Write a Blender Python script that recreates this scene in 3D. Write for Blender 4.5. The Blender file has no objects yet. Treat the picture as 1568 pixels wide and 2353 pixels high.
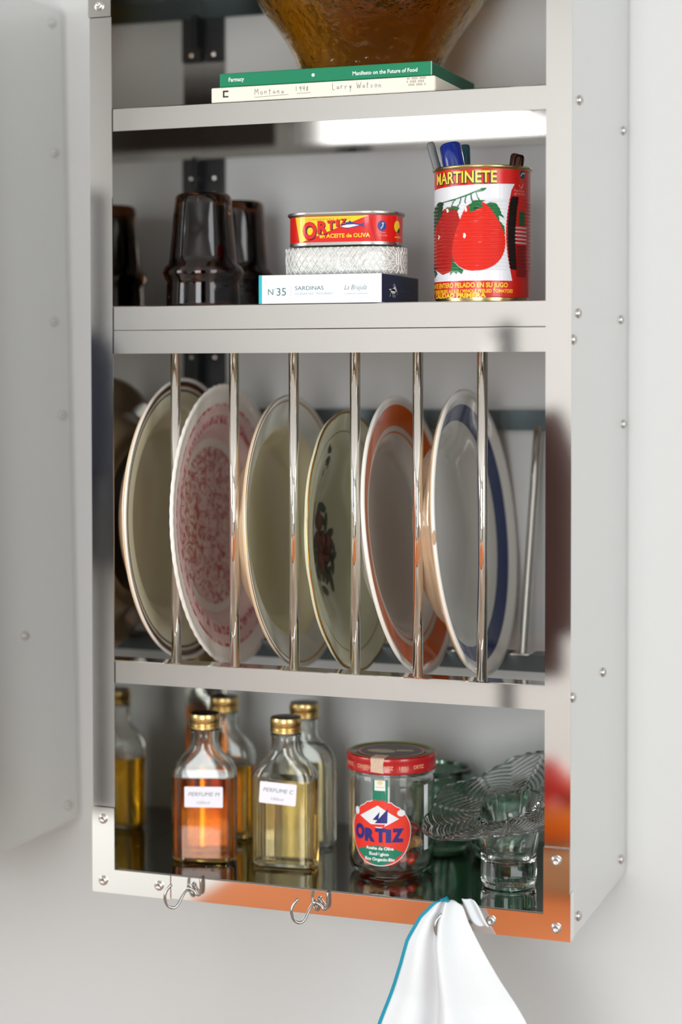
import bpy, bmesh, math, random
from mathutils import Vector, Matrix
random.seed(7)
PI = math.pi
SC = bpy.context.scene
COL = SC.collection

# ------------------------------------------------------------------ camera
cam_d = bpy.data.cameras.new('camera'); cam = bpy.data.objects.new('camera', cam_d); COL.objects.link(cam)
r_ = Vector((0.93813, 0.34629, -0.00100)); d_ = Vector((-0.34610, 0.93773, -0.02960))
r_ = (r_ - d_ * r_.dot(d_)).normalized(); d_.normalize(); u_ = r_.cross(d_)
cam.matrix_world = Matrix(((r_.x, u_.x, -d_.x, 0.8946), (r_.y, u_.y, -d_.y, -1.6871), (r_.z, u_.z, -d_.z, 0.5335), (0, 0, 0, 1)))
cam_d.sensor_fit = 'VERTICAL'; cam_d.sensor_height = 36; cam_d.sensor_width = 24
cam_d.lens = 4257.1 / 2353 * 36
cam_d.shift_y = (979.8 - 1176.5) / 2353
cam_d.clip_start = 0.05
cam_d.dof.use_dof = True; cam_d.dof.focus_distance = 1.80; cam_d.dof.aperture_fstop = 1.9
SC.camera = cam

# ------------------------------------------------------------------ light and exposure
W = bpy.data.worlds.new('world'); SC.world = W; W.use_nodes = True
W.node_tree.nodes['Background'].inputs[0].default_value = (0.75, 0.85, 1, 1)
W.node_tree.nodes['Background'].inputs[1].default_value = 1.0
def area(name, loc, rot, sx, sy, power, col):
    l = bpy.data.lights.new(name, 'AREA'); l.shape = 'RECTANGLE'; l.size = sx; l.size_y = sy
    l.energy = power; l.color = col
    o = bpy.data.objects.new(name, l); COL.objects.link(o); o.location = loc; o.rotation_euler = rot
    return o
area('window_daylight', (2.28, -1.60, 0.75), (0, PI / 2, 0), 1.6, 1.05, 28, (0.94, 0.98, 1.0))
area('left_fill_daylight', (-1.97, -1.75, 0.75), (0, -PI / 2, 0), 1.1, 1.3, 30, (0.97, 0.985, 1.0))  # added fill from the left, standing for an unseen front-left window
area('low_reflection_light', (-.98, -3.93, 0.17), (PI / 2, 0, 0), .90, .40, 2.6, (0.97, 0.99, 1.0))  # added panel that the upper shelf mirrors as a bright window
area('front_fill_light', (.72, -3.93, 0.45), (PI / 2, 0, 0), 1.1, 1.9, 60, (0.95, 0.985, 1.0))  # unseen fill behind the camera, added to lift the front-facing surfaces
SC.view_settings.view_transform = 'Standard'; SC.view_settings.look = 'None'
SC.view_settings.gamma = 1; SC.view_settings.use_curve_mapping = False
SC.view_settings.exposure = 0.0
SC.cycles.use_denoising = True
SC.cycles.max_bounces = 40; SC.cycles.transmission_bounces = 34; SC.cycles.glossy_bounces = 8; SC.cycles.diffuse_bounces = 4
SC.cycles.transparent_max_bounces = 12; SC.cycles.sample_clamp_indirect = 6; SC.cycles.caustics_reflective = True

# ------------------------------------------------------------------ materials
def lin(c):
    return tuple(((x / 255) / 12.92 if x / 255 <= .04045 else ((x / 255 + .055) / 1.055) ** 2.4) for x in c)
MC = {}
def mat(name, rgb, rough=.5, metal=0, noise=0, nscale=60, bump=0, bscale=200, trans=0, ior=1.45, coat=0, spec=.5, sss=0):
    if name in MC: return MC[name]
    m = bpy.data.materials.new(name); m.use_nodes = True; nt = m.node_tree
    b = nt.nodes['Principled BSDF']; c = lin(rgb) + (1,)
    b.inputs['Base Color'].default_value = c; b.inputs['Roughness'].default_value = rough
    b.inputs['Metallic'].default_value = metal; b.inputs['IOR'].default_value = ior
    b.inputs['Transmission Weight'].default_value = trans; b.inputs['Coat Weight'].default_value = coat
    b.inputs['Coat Roughness'].default_value = .04; b.inputs['Specular IOR Level'].default_value = spec
    if sss:
        b.inputs['Subsurface Weight'].default_value = sss; b.inputs['Subsurface Scale'].default_value = .01
    if noise or bump:
        tc = nt.nodes.new('ShaderNodeTexCoord')
        if noise:
            n = nt.nodes.new('ShaderNodeTexNoise'); n.inputs['Scale'].default_value = nscale; n.inputs['Detail'].default_value = 4
            nt.links.new(tc.outputs['Object'], n.inputs['Vector'])
            mx = nt.nodes.new('ShaderNodeMix'); mx.data_type = 'RGBA'
            mx.inputs[6].default_value = tuple(max(0, x * (1 - noise)) for x in c[:3]) + (1,)
            mx.inputs[7].default_value = tuple(min(1, x * (1 + noise)) for x in c[:3]) + (1,)
            nt.links.new(n.outputs['Fac'], mx.inputs[0]); nt.links.new(mx.outputs[2], b.inputs['Base Color'])
        if bump:
            n2 = nt.nodes.new('ShaderNodeTexNoise'); n2.inputs['Scale'].default_value = bscale; n2.inputs['Detail'].default_value = 3
            nt.links.new(tc.outputs['Object'], n2.inputs['Vector'])
            bp = nt.nodes.new('ShaderNodeBump'); bp.inputs['Strength'].default_value = bump; bp.inputs['Distance'].default_value = .002
            nt.links.new(n2.outputs['Fac'], bp.inputs['Height']); nt.links.new(bp.outputs['Normal'], b.inputs['Normal'])
    MC[name] = m
    return m
def glass(name, rgb, rough=0.0, ior=1.47, bump=0, bscale=40):
    return mat(name, rgb, rough, trans=1, ior=ior, bump=bump, bscale=bscale)
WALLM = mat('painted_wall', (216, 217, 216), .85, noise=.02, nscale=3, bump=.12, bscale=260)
STEEL = mat('polished_steel', (243, 241, 239), .05, 1, bump=.012, bscale=5)
SATIN = mat('satin_steel', (226, 227, 226), .22, 1, bump=.02, bscale=8)
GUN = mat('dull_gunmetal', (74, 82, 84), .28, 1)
CHROME = mat('chrome', (226, 222, 216), .04, 1)
SCREWM = mat('screw_metal', (205, 202, 198), .22, 1)
DARKM = mat('dark_hole', (14, 13, 12), .6)
BLACK = mat('black_iron', (20, 21, 23), .35)

# ------------------------------------------------------------------ object helpers
def link(name, me, parent=None, loc=None):
    o = bpy.data.objects.new(name, me); COL.objects.link(o)
    if parent is not None: o.parent = parent
    if loc is not None: o.location = loc
    return o
def tag(o, label=None, cat=None, group=None, kind=None):
    if label: o['label'] = label
    if cat: o['category'] = cat
    if group: o['group'] = group
    if kind: o['kind'] = kind
    return o
def thing(name, label, cat, loc=(0, 0, 0), rot=(0, 0, 0), group=None):
    o = link(name, None, None, loc); o.rotation_euler = rot; o.empty_display_size = .02
    return tag(o, label, cat, group)
def fin(name, bm, m, parent=None, smooth=False, loc=None, angle=None):
    bmesh.ops.recalc_face_normals(bm, faces=bm.faces[:])
    me = bpy.data.meshes.new(name); bm.to_mesh(me); bm.free()
    for mm in (m if isinstance(m, (list, tuple)) else [m]): me.materials.append(mm)
    if smooth:
        for f in me.polygons: f.use_smooth = True
        if angle:
            me.set_sharp_from_angle(angle=math.radians(angle))
    return link(name, me, parent, loc)
def box(bm, x0, x1, y0, y1, z0, z1, bev=0, mi=0):
    r = bmesh.ops.create_cube(bm, size=1, matrix=Matrix.Translation(((x0 + x1) / 2, (y0 + y1) / 2, (z0 + z1) / 2)) @ Matrix.Diagonal((x1 - x0, y1 - y0, z1 - z0, 1)))
    vs = r['verts']
    fs = {f for v in vs for f in v.link_faces}
    for f in fs: f.material_index = mi
    if bev:
        es = list({e for v in vs for e in v.link_edges})
        bmesh.ops.bevel(bm, geom=es, offset=bev, segments=2, affect='EDGES', profile=.5)
    return vs
def lathe(bm, prof, n=64, cx=0, cy=0, mis=None, sx=1, sy=1, rfun=None, cap=True):
    """prof: (r, z) list; mis: material index per segment"""
    rings = []
    for k, (r, z) in enumerate(prof):
        if r < 1e-6:
            rings.append([bm.verts.new((cx, cy, z))]); continue
        ring = []
        for i in range(n):
            a = 2 * PI * i / n; q = rfun(r, z, a) if rfun else (r, z)
            ring.append(bm.verts.new((cx + q[0] * math.cos(a) * sx, cy + q[0] * math.sin(a) * sy, q[1])))
        rings.append(ring)
    for k in range(len(rings) - 1):
        A, B = rings[k], rings[k + 1]; mi = mis[k] if mis else 0
        for i in range(n):
            j = (i + 1) % n
            if len(A) == 1 and len(B) == 1: continue
            if len(A) == 1: f = bm.faces.new((A[0], B[i], B[j]))
            elif len(B) == 1: f = bm.faces.new((A[i], A[j], B[0]))
            else: f = bm.faces.new((A[i], A[j], B[j], B[i]))
            f.material_index = mi
    return rings
def tube(bm, pts, rad, n=10, closed=False, caps=True):
    pts = [Vector(p) for p in pts]; N = len(pts); rings = []
    if not isinstance(rad, (list, tuple)): rad = [rad] * N
    up = None
    for i, p in enumerate(pts):
        t = (pts[(i + 1) % N] - pts[i - 1]) if closed else (pts[min(i + 1, N - 1)] - pts[max(i - 1, 0)])
        t.normalize()
        if up is None:
            up = t.orthogonal().normalized()
        up = (up - t * up.dot(t)).normalized(); s = t.cross(up)
        rings.append([bm.verts.new(p + (up * math.cos(2 * PI * k / n) + s * math.sin(2 * PI * k / n)) * rad[i]) for k in range(n)])
    M = N if closed else N - 1
    for i in range(M):
        A, B = rings[i], rings[(i + 1) % N]
        for k in range(n):
            bm.faces.new((A[k], A[(k + 1) % n], B[(k + 1) % n], B[k]))
    if not closed and caps:
        bm.faces.new(rings[0][::-1]); bm.faces.new(rings[-1])
def smooth_path(pts, sub=6, closed=False):
    P = [Vector(p) for p in pts]; N = len(P); out = []
    rng = range(N) if closed else range(N - 1)
    for i in rng:
        p0 = P[i - 1] if (closed or i > 0) else P[0]; p1 = P[i]; p2 = P[(i + 1) % N]
        p3 = P[(i + 2) % N] if (closed or i + 2 < N) else P[-1]
        for k in range(sub):
            t = k / sub
            out.append(.5 * ((2 * p1) + (-p0 + p2) * t + (2 * p0 - 5 * p1 + 4 * p2 - p3) * t * t + (-p0 + 3 * p1 - 3 * p2 + p3) * t ** 3))
    if not closed: out.append(P[-1])
    return out
def prism(bm, pts2, y0, y1, axes='xz', mi=0):
    """extrude a 2D outline between two depths"""
    def m(p, d): return (p[0], d, p[1]) if axes == 'xz' else ((p[0], p[1], d) if axes == 'xy' else (d, p[0], p[1]))
    A = [bm.verts.new(m(p, y0)) for p in pts2]; B = [bm.verts.new(m(p, y1)) for p in pts2]
    fs = [bm.faces.new(A), bm.faces.new(B[::-1])]
    n = len(A)
    for i in range(n): fs.append(bm.faces.new((A[i], B[i], B[(i + 1) % n], A[(i + 1) % n])))
    for f in fs: f.material_index = mi

# ---- flat print (lettering and pictures) laid onto real surfaces
def poly(pts): return (list(pts), [list(range(len(pts)))])
def ell(cx, cy, rx, ry, n=28, a0=0, a1=2 * PI, rot=0):
    out = []
    full = abs(a1 - a0 - 2 * PI) < 1e-6
    for i in range(n if full else n + 1):
        a = a0 + (a1 - a0) * i / n; x = rx * math.cos(a); y = ry * math.sin(a)
        out.append((cx + x * math.cos(rot) - y * math.sin(rot), cy + x * math.sin(rot) + y * math.cos(rot)))
    return poly(out)
def rect(x0, y0, x1, y1): return poly([(x0, y0), (x1, y0), (x1, y1), (x0, y1)])
def stroke(pts, w, sm=0):
    """a 2D pen stroke as quads"""
    if sm: pts = [(p.x, p.y) for p in smooth_path([(a, b, 0) for a, b in pts], sm)]
    L, R_ = [], []
    ww = w if isinstance(w, (list, tuple)) else [w] * len(pts)
    if len(ww) != len(pts): ww = [ww[0] + (ww[-1] - ww[0]) * i / (len(pts) - 1) for i in range(len(pts))]
    for i, p in enumerate(pts):
        a = pts[max(i - 1, 0)]; b = pts[min(i + 1, len(pts) - 1)]
        dx, dy = b[0] - a[0], b[1] - a[1]; l = math.hypot(dx, dy) or 1
        nx, ny = -dy / l * ww[i] / 2, dx / l * ww[i] / 2
        L.append((p[0] + nx, p[1] + ny)); R_.append((p[0] - nx, p[1] - ny))
    n = len(pts)
    return (L + R_, [[i, i + 1, n + i + 1, n + i] for i in range(n - 1)])
def text(s, x, y, h, w=None, bold=0, shear=0, space=1.0, align='l', rot=0):
    cu = bpy.data.curves.new('t', 'FONT'); cu.body = s; cu.size = 1; cu.offset = bold; cu.shear = shear; cu.space_character = space
    cu.resolution_u = 3
    ob = bpy.data.objects.new('t', cu); COL.objects.link(ob)
    me = bpy.data.meshes.new_from_object(ob.evaluated_get(bpy.context.evaluated_depsgraph_get()))
    vs = [(v.co.x, v.co.y) for v in me.vertices]; fs = [list(p.vertices) for p in me.polygons]
    bpy.data.objects.remove(ob); bpy.data.curves.remove(cu); bpy.data.meshes.remove(me)
    x0 = min(v[0] for v in vs); x1 = max(v[0] for v in vs); y1 = max(v[1] for v in vs); y0 = min(v[1] for v in vs)
    cap = .73 + bold if any(c.isupper() or c.isdigit() for c in s) else (y1)
    sy = h / cap; sx = (w / (x1 - x0)) if w else sy
    ox = x - x0 * sx if align == 'l' else x - (x0 + x1) / 2 * sx
    out = []
    for a, b in vs:
        p, q = ox + a * sx, b * sy
        out.append((x + (p - x) * math.cos(rot) - q * math.sin(rot), y + (p - x) * math.sin(rot) + q * math.cos(rot)))
    return (out, fs)
def art(name, parent, m, pieces, mapf, off=.00015, cut=None, label=None):
    bm = bmesh.new()
    for vs, fs in pieces:
        V = [bm.verts.new((a, b, 0)) for a, b in vs]
        for f in fs:
            try: bm.faces.new([V[i] for i in f])
            except ValueError: pass
    if cut:
        bmesh.ops.triangulate(bm, faces=bm.faces[:])
        for ax in (0, 1):
            step = cut[ax] if isinstance(cut, (tuple, list)) else (cut if ax == 0 else None)
            if not step: continue
            lo = min(v.co[ax] for v in bm.verts); hi = max(v.co[ax] for v in bm.verts)
            k = math.floor(lo / step) + 1
            while k * step < hi:
                co = [0, 0, 0]; no = [0, 0, 0]; co[ax] = k * step; no[ax] = 1
                bmesh.ops.bisect_plane(bm, geom=bm.verts[:] + bm.edges[:] + bm.faces[:], plane_co=co, plane_no=no, dist=1e-7)
                k += 1
    for v in bm.verts: v.co = Vector(mapf(v.co.x, v.co.y, off))
    me = bpy.data.meshes.new(name); bm.to_mesh(me); bm.free(); me.materials.append(m)
    o = link(name, me, parent)
    if label: o['label'] = label
    return o

# ------------------------------------------------------------------ the room
BACK = 0.262
def wall(name, *b, m=WALLM):
    bm = bmesh.new(); box(bm, *b); return tag(fin(name, bm, m), kind='structure')
ZF, ZC = -1.15, 1.75
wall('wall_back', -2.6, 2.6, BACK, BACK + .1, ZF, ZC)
wall('wall_front', -2.6, 2.6, -4.15, -4.05, ZF, ZC, m=mat('lightened_front_wall', (248, 248, 247), .85, noise=.02, nscale=3))  # front wall paint lightened to brighten what the steel lips mirror
wall('wall_left', -2.1, -2.0, -4.1, BACK, ZF, ZC)
wall('wall_right', 2.4, 2.5, -4.1, BACK, ZF, ZC)
wall('ceiling', -2.6, 2.6, -4.1, BACK + .1, ZC, ZC + .1)
wall('floor', -2.6, 2.6, -4.1, BACK + .1, ZF - .1, ZF, m=mat('wood_floor', (196, 178, 162), .4, noise=.12, nscale=6))
FURN = True

# ------------------------------------------------------------------ steel wall racks
T = .0012
def screw_mesh():
    bm = bmesh.new()
    lathe(bm, [(0, .0026), (.0018, .0026), (.0019, .0030), (.0036, .0027), (.0048, .0012), (.0050, 0), (0, 0)], 20)
    me = bpy.data.meshes.new('screw'); bmesh.ops.recalc_face_normals(bm, faces=bm.faces[:]); bm.to_mesh(me); bm.free(); me.materials.append(SCREWM)
    for f in me.polygons: f.use_smooth = True
    return me
SCREW = screw_mesh()
def screw(parent, loc, face):
    o = link('screw', SCREW, parent, loc)
    o.rotation_euler = {'front': (PI / 2, 0, 0), 'right': (0, PI / 2, 0), 'left': (0, -PI / 2, 0)}[face]
    return o
def lip_shelf(name, root, z, x0, x1, depth, m=STEEL, front=.023, rear=.023, y0=.0012):
    """pressed steel shelf: flat sheet with lips folded down at the front and the back"""
    prof = [(y0, z - front), (y0, z - .0008), (y0 + .0008, z), (depth - .0008, z), (depth, z - .0008), (depth, z - rear), (depth - T, z - rear), (depth - T, z - T),
            (y0 + T, z - T), (y0 + T, z - front)]
    bm = bmesh.new(); prism(bm, prof, x0, x1, 'yz')
    o = fin(name, bm, m, root)
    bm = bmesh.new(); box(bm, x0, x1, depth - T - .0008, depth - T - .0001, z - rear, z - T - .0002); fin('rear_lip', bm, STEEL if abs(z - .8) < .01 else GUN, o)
    return o
def steel_rack(label, loc, tilt, H=.96, D=.2595, rods=True):
    root = thing('plate_rack', label, 'plate rack', loc, (0, tilt, 0), 'steel wall racks')
    W_, fl = .5, .0247
    # side panels: thin on the right, folded double on the left
    bm = bmesh.new(); box(bm, W_ - T, W_, .0008, D, 0, H); fin('side_panel', bm, SATIN, root)
    bm = bmesh.new(); box(bm, 0, .010, .0016, D, 0, H); fin('side_panel', bm, mat('inner_steel', (186, 184, 178), .05, 1, bump=.012, bscale=5), root)
    # front stiles and rear stiles
    for x0, x1 in ((0, fl), (W_ - fl, W_)):
        bm = bmesh.new(); box(bm, x0, x1, 0, T, .0235, H); fin('front_stile', bm, STEEL, root)
        bm = bmesh.new(); box(bm, (x0 if x0 else .0101), (.036 if x0 == 0 else x1 - .0014), D - T, D, .025, H - .002); fin('rear_stile', bm, STEEL, root)
    # roof
    lip_shelf('roof', root, H, T, W_ - T, D - .0015, front=.0235, rear=.0235, y0=-.0006)
    # upper shelf, middle shelf
    lip_shelf('shelf', root, .800, .0102, W_ - .0014, D - .002, y0=.0014)
    lip_shelf('shelf', root, .600, .0102, W_ - .0014, D - .002, front=.0243, rear=.0243, y0=.0014)
    # rail under the middle shelf that carries the upright rods
    bm = bmesh.new(); prism(bm, [(.0014, .5519), (.0014, .5746), (.0022, .5752), (.030, .5752), (.030, .5739), (.0028, .5739), (.0028, .5519)], .0102, W_ - .0014, 'yz')
    fin('rod_rail', bm, STEEL, root)
    # lower rod rail
    bm = bmesh.new(); prism(bm, [(.0014, .2158), (.0014, .2382), (.0022, .2389), (.026, .2389), (.026, .2340), (.0248, .2340), (.0248, .2377), (.0028, .2377), (.0028, .2158)], .0102, W_ - .0014, 'yz')
    fin('rod_rail', bm, STEEL, root)
    # rear rails of the rack
    bm = bmesh.new(); prism(bm, [(D - .022, .4705), (D - .022, .4920), (D - .003, .4920), (D - .003, .4905), (D - .0205, .4905), (D - .0205, .4705)], .0102, W_ - .0014, 'yz')
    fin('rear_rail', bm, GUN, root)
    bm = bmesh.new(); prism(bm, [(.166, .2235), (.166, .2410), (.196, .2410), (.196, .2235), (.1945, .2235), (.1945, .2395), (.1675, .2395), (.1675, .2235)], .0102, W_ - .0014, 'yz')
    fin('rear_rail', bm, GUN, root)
    # bottom shelf and its front band
    bm = bmesh.new(); prism(bm, [(0, 0), (0, .0242), (.0006, .0248), (D - .003, .0248), (D - .003, .002), (D - .0042, .002), (D - .0042, .0236), (.0014, .0236), (.0014, 0)], .0102, W_ - .0014, 'yz')
    fin('bottom_shelf', bm, mat('mirror_steel', (150, 150, 146), .012, 1), root)
    for x0, x1 in ((0, .0877), (.0883, W_ - .0013)):
        bm = bmesh.new(); box(bm, x0, x1, -.0012, -.0001, 0, .0238, .0003); fin('bottom_band', bm, STEEL, root)
    # corner plates
    for sx in (0, 1):
        for sz in (0, 1):
            x0, x1 = (-.0002, fl + .0004) if sx == 0 else (W_ - fl - .0004, W_ + .0002)
            z0, z1 = (-.0002 if sz == 0 else .8924), (.0873 if sz == 0 else H + .0002)
            wx0, wx1 = (x0, .088) if sx == 0 else (W_ - .088, x1)
            if sz == 0: pts = [(wx0, z0), (wx1, z0), (wx1, .0240), (x1 if sx == 0 else x1, .0240), (x1, z1), (x0, z1)] if sx == 0 else [(wx0, z0), (x1, z0), (x1, z1), (x0, z1), (x0, .0240), (wx0, .0240)]
            else: pts = [(x0, z0), (x1, z0), (x1, z1 - .0237), (wx1, z1 - .0237), (wx1, z1), (x0, z1)] if sx == 0 else [(x0, z0), (x1, z0), (x1, z1), (wx0, z1), (wx0, z1 - .0237), (x0, z1 - .0237)]
            bm = bmesh.new(); prism(bm, pts, -.0024, -.00125 if sz == 0 else -.0007)
            if sx: box(bm, W_ + .0001, W_ + .0010, -.0024, .0300 if 0 else .012, z0, .045 if sz == 0 else z1)
            pl = fin('corner_plate', bm, STEEL, root)
            xs = .0124 if sx == 0 else W_ - .0124
            for zz in ((.0120, .0756) if sz == 0 else (.9035, H - .012)): screw(pl, (xs, -.0024, zz), 'front')
            screw(pl, (.0757 if sx == 0 else W_ - .0757, -.0024, .0126 if sz == 0 else H - .012), 'front')
    # screws on the flanks
    for y, z in ((.031, .788), (.028, .588), (.0085, .563), (.009, .228), (.035, .0143), (.234, .784), (.2244, .587), (.2397, .478), (.1427, .2312), (.2341, .019), (.031, .93), (.234, .935)):
        screw(root, (W_, y, z), 'right'); screw(root, (0, y, z), 'left')
    # rods
    if rods:
        bm = bmesh.new(); lathe(bm, [(0, .2385), (.0051, .2385), (.0051, .5530), (0, .5530)], 28)
        bmesh.ops.recalc_face_normals(bm, faces=bm.faces[:])
        me = bpy.data.meshes.new('rod'); bm.to_mesh(me); bm.free(); me.materials.append(CHROME)
        for f in me.polygons: f.use_smooth = abs(f.normal.z) < .9
        for i in range(6): link('rod', me, root, (.0895 + .0643 * i, .0115, 0))
        for i in range(6):
            x = .0860 + .0643 * i
            bm = bmesh.new(); tube(bm, [(x, .178, .2405), (x, D - .018, .475)], .0048, 18); fin('rear_rod', bm, CHROME, root, True, angle=40)
        for i in range(6):
            x = .0860 + .0643 * i
            bm = bmesh.new(); box(bm, x - .010, x + .010, .1655, .1972, .2400, .2420, .0006); fin('rod_clip', bm, STEEL, root)
    # hanging brackets at the rear corner
    for z0, z1 in ((.8876, .9365), (.7260, .7765), (.505, .572)):
        bm = bmesh.new()
        box(bm, .0115, .0360, D - .006, D - .003, z0, z1, .001); box(bm, .0104, .0125, D - .030, D - .003, z0 + .012, z1, .0004)
        br = fin('hanging_bracket', bm, BLACK, root)
        for zz in ((z0 + .0075,) if z0 > .8 else (z1 - .022, z0 + .010)):
            b2 = bmesh.new(); lathe(b2, [(0, .002), (.003, .0015), (.0042, 0), (0, 0)], 16)
            s = fin('bracket_screw', b2, SCREWM, br, True, (.0236, D - .006, zz)); s.rotation_euler = (PI / 2, 0, 0)
    return root
RACK = steel_rack('steel wall rack holding six plates, tins, bottles and books', (0, 0, 0), 0)
RACK2 = steel_rack('bare-sided steel wall rack at the left edge, only its right flank visible', (-.1560 - .5, 0, -.004), -.0172, H=.954, rods=True)

# ------------------------------------------------------------------ plates
def plate_mesh_parts(root, R, depth, prof, mats, under, bead=.0022, scallop=None, n=128):
    """prof: (r/R, height/depth, material index to the next ring); axis +X is the eating side, origin under the rim"""
    bm = bmesh.new()
    P = [(r * R, h * depth) for r, h, _ in prof]; mi = [m for _, _, m in prof]
    top = P[:]; th = .0042
    # underside with foot ring
    foot = P[1][0] if P[1][0] > .3 * R else .5 * R
    back = [(R * .999, depth + bead * -.3), (R * .985, depth - bead * 1.4)]
    for r, h in reversed(P[:-1]):
        if r > foot * 1.04: back.append((r, h - th))
    back += [(foot * 1.0, -th - .0008), (foot * .985, -th - .0038), (foot * .955, -th - .0038), (foot * .94, -th), (0, -th)]
    allp = top + back; mis = mi[:len(top) - 1] + [mi[len(top) - 1]] + [under] * (len(back))
    def rf(r, z, a):
        if scallop and r > .9 * R: 
            k, amp = scallop; return (r * (1 + amp * (abs(math.cos(a * k / 2)) - .5)), z)
        return (r, z)
    lathe(bm, allp, n, mis=mis, rfun=rf)
    for v in bm.verts:
        x, y, z = v.co; v.co = (z - depth, y, x + R)
    return fin('dish', bm, mats, root, True)
def rise(r0, r1, h0, h1, mi, k=8, ease=True):
    out = []
    for i in range(k):
        t = i / k; e = t * t * (3 - 2 * t) if ease else t
        out.append((r0 + (r1 - r0) * t, h0 + (h1 - h0) * e, mi))
    return out
def glaze(name, rgb, noise=.03): return mat(name, rgb, .12, noise=noise, nscale=25, coat=.4)
CREAM = glaze('cream_glaze', (226, 216, 184)); CREAM2 = glaze('pale_cream_glaze', (226, 215, 180)); WHITE = glaze('white_glaze', (238, 234, 226))
TAN = glaze('tan_underside', (226, 198, 164)); GREENISH = glaze('celadon_cream_glaze', (214, 214, 184)); GREYW = glaze('grey_white_glaze', (216, 214, 206))
GOLD = mat('gold_trim', (196, 150, 78), .22, 1); BROWN = glaze('brown_band', (92, 44, 30)); NAVY = glaze('navy_band', (30, 40, 62))
ORANGE = glaze('orange_band', (222, 104, 26), .08); BLUE = glaze('blue_band', (17, 47, 102), .08)
def pink_transfer():
    m = bpy.data.materials.new('pink_transferware'); m.use_nodes = True; nt = m.node_tree; b = nt.nodes['Principled BSDF']
    b.inputs['Roughness'].default_value = .14; b.inputs['Coat Weight'].default_value = .4
    tc = nt.nodes.new('ShaderNodeTexCoord')
    n = nt.nodes.new('ShaderNodeTexNoise'); n.inputs['Scale'].default_value = 75; n.inputs['Detail'].default_value = 8; n.inputs['Distortion'].default_value = 2.2
    nt.links.new(tc.outputs['Object'], n.inputs['Vector'])
    r = nt.nodes.new('ShaderNodeValToRGB'); e = r.color_ramp.elements
    e[0].position = .40; e[0].color = lin((186, 104, 108)) + (1,); e[1].position = .56; e[1].color = lin((232, 214, 206)) + (1,)
    nt.links.new(n.outputs['Fac'], r.inputs[0]); nt.links.new(r.outputs[0], b.inputs['Base Color'])
    return m
PINK = pink_transfer()
def pink_border():
    m = PINK.copy(); m.name = 'pink_lace_border'; nt = m.node_tree
    nn = [x for x in nt.nodes if x.type == 'TEX_NOISE'][0]; nn.inputs['Scale'].default_value = 130; nn.inputs['Distortion'].default_value = .6
    e = [x for x in nt.nodes if x.type == 'VALTORGB'][0].color_ramp.elements
    e[0].position = .42; e[0].color = lin((186, 84, 96)) + (1,); e[1].position = .6; e[1].color = lin((236, 208, 204)) + (1,)
    return m
LACE = pink_border()
def put_plate(name, label, X0, Z0, X1, Z1, Yc, yaw=0):
    """X0,Z0 = foot of the rim, X1,Z1 = its top"""
    tl = math.atan2(X1 - X0, Z1 - Z0)
    return thing(name, label, 'plate', (X0, Yc, Z0), (0, tl, yaw), 'plates standing in the rack')
YC = .108
# 1 brown and navy rim, deep cream soup plate
p = put_plate('soup_plate', 'deep cream plate with a brown and navy line round the rim, first from the left', .0638, .2275, .0537, .5272, YC)
plate_mesh_parts(p, .1500, .033, [(0, 0, 0), (.55, .0, 0)] + rise(.60, .80, .01, .80, 0) + [(.80, .80, 0), (.90, .885, 2), (.917, .90, 0), (.935, .92, 1), (.972, .97, 3), (.988, 1.03, 3), (.998, 1.0, 3)],
                 [CREAM, BROWN, NAVY, WHITE, TAN], 4)
# 2 pink transferware
p = put_plate('dinner_plate', 'white plate with pink transfer print and a ribbed rim', .1190, .2235, .1010, .5207, YC)
pl = plate_mesh_parts(p, .1490, .022, [(0, 0, 2), (.35, 0, 2), (.50, .0, 2), (.56, .02, 0), (.60, .06, 0)] + rise(.62, .72, .08, .58, 3, 4) + [(.72, .58, 1), (.78, .67, 3), (.84, .76, 1), (.865, .80, 0), (.90, .85, 0), (.95, .92, 0), (.985, 1.05, 0), (.998, 1.0, 0)],
                 [WHITE, LACE, PINK, mat('pale_pink_print', (226, 196, 190), .15, noise=.12, nscale=60, coat=.4), WHITE], 4, scallop=(72, .006), n=288)
# 3 cream plate with gold line
p = put_plate('soup_plate', 'plain cream plate with a thin worn gold line at its edge, third from the left', .1961, .2262, .1751, .5104, YC)
plate_mesh_parts(p, .1421, .034, [(0, 0, 0), (.55, .0, 0)] + rise(.60, .78, .01, .72, 0) + [(.78, .72, 1), (.86, .82, 1), (.95, .955, 2), (.962, .985, 1), (.985, 1.03, 1), (.992, 1.02, 2), (.998, 1.0, 1)],
                 [CREAM2, GREYW, GOLD, TAN], 3)
# 4 rose bowl
p = put_plate('shallow_bowl', 'pale green cream bowl painted with dark roses inside a gold scalloped edge', .2579, .2251, .2375, .4939, YC)
R4 = .1345; D4 = .026
prof4 = [(0, 0, 0), (.30, .0, 0)] + rise(.34, .84, .01, .76, 0, 12) + [(.84, .80, 2), (.848, .81, 0), (.92, .90, 0), (.975, .99, 1), (.990, 1.02, 1), (.998, 1.0, 1)]
plate_mesh_parts(p, R4, D4, prof4, [GREENISH, GOLD, mat('olive_line', (110, 96, 62), .3), GREENISH], 3, scallop=(12, .010), n=192)
def on_plate(prof, R, depth):
    pts = [(r * R, h * depth) for r, h, _ in prof]
    def f(u, v, off):   # u along +Y, v up, from the centre
        r = math.hypot(u, v); h = pts[-1][1]
        for (a, ha), (b, hb) in zip(pts, pts[1:]):
            if a <= r <= b: h = ha + (hb - ha) * ((r - a) / (b - a) if b > a else 0); break
        return (h - depth + off, u, v + R)
    return f
mp4 = on_plate(prof4, R4, D4)
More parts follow.
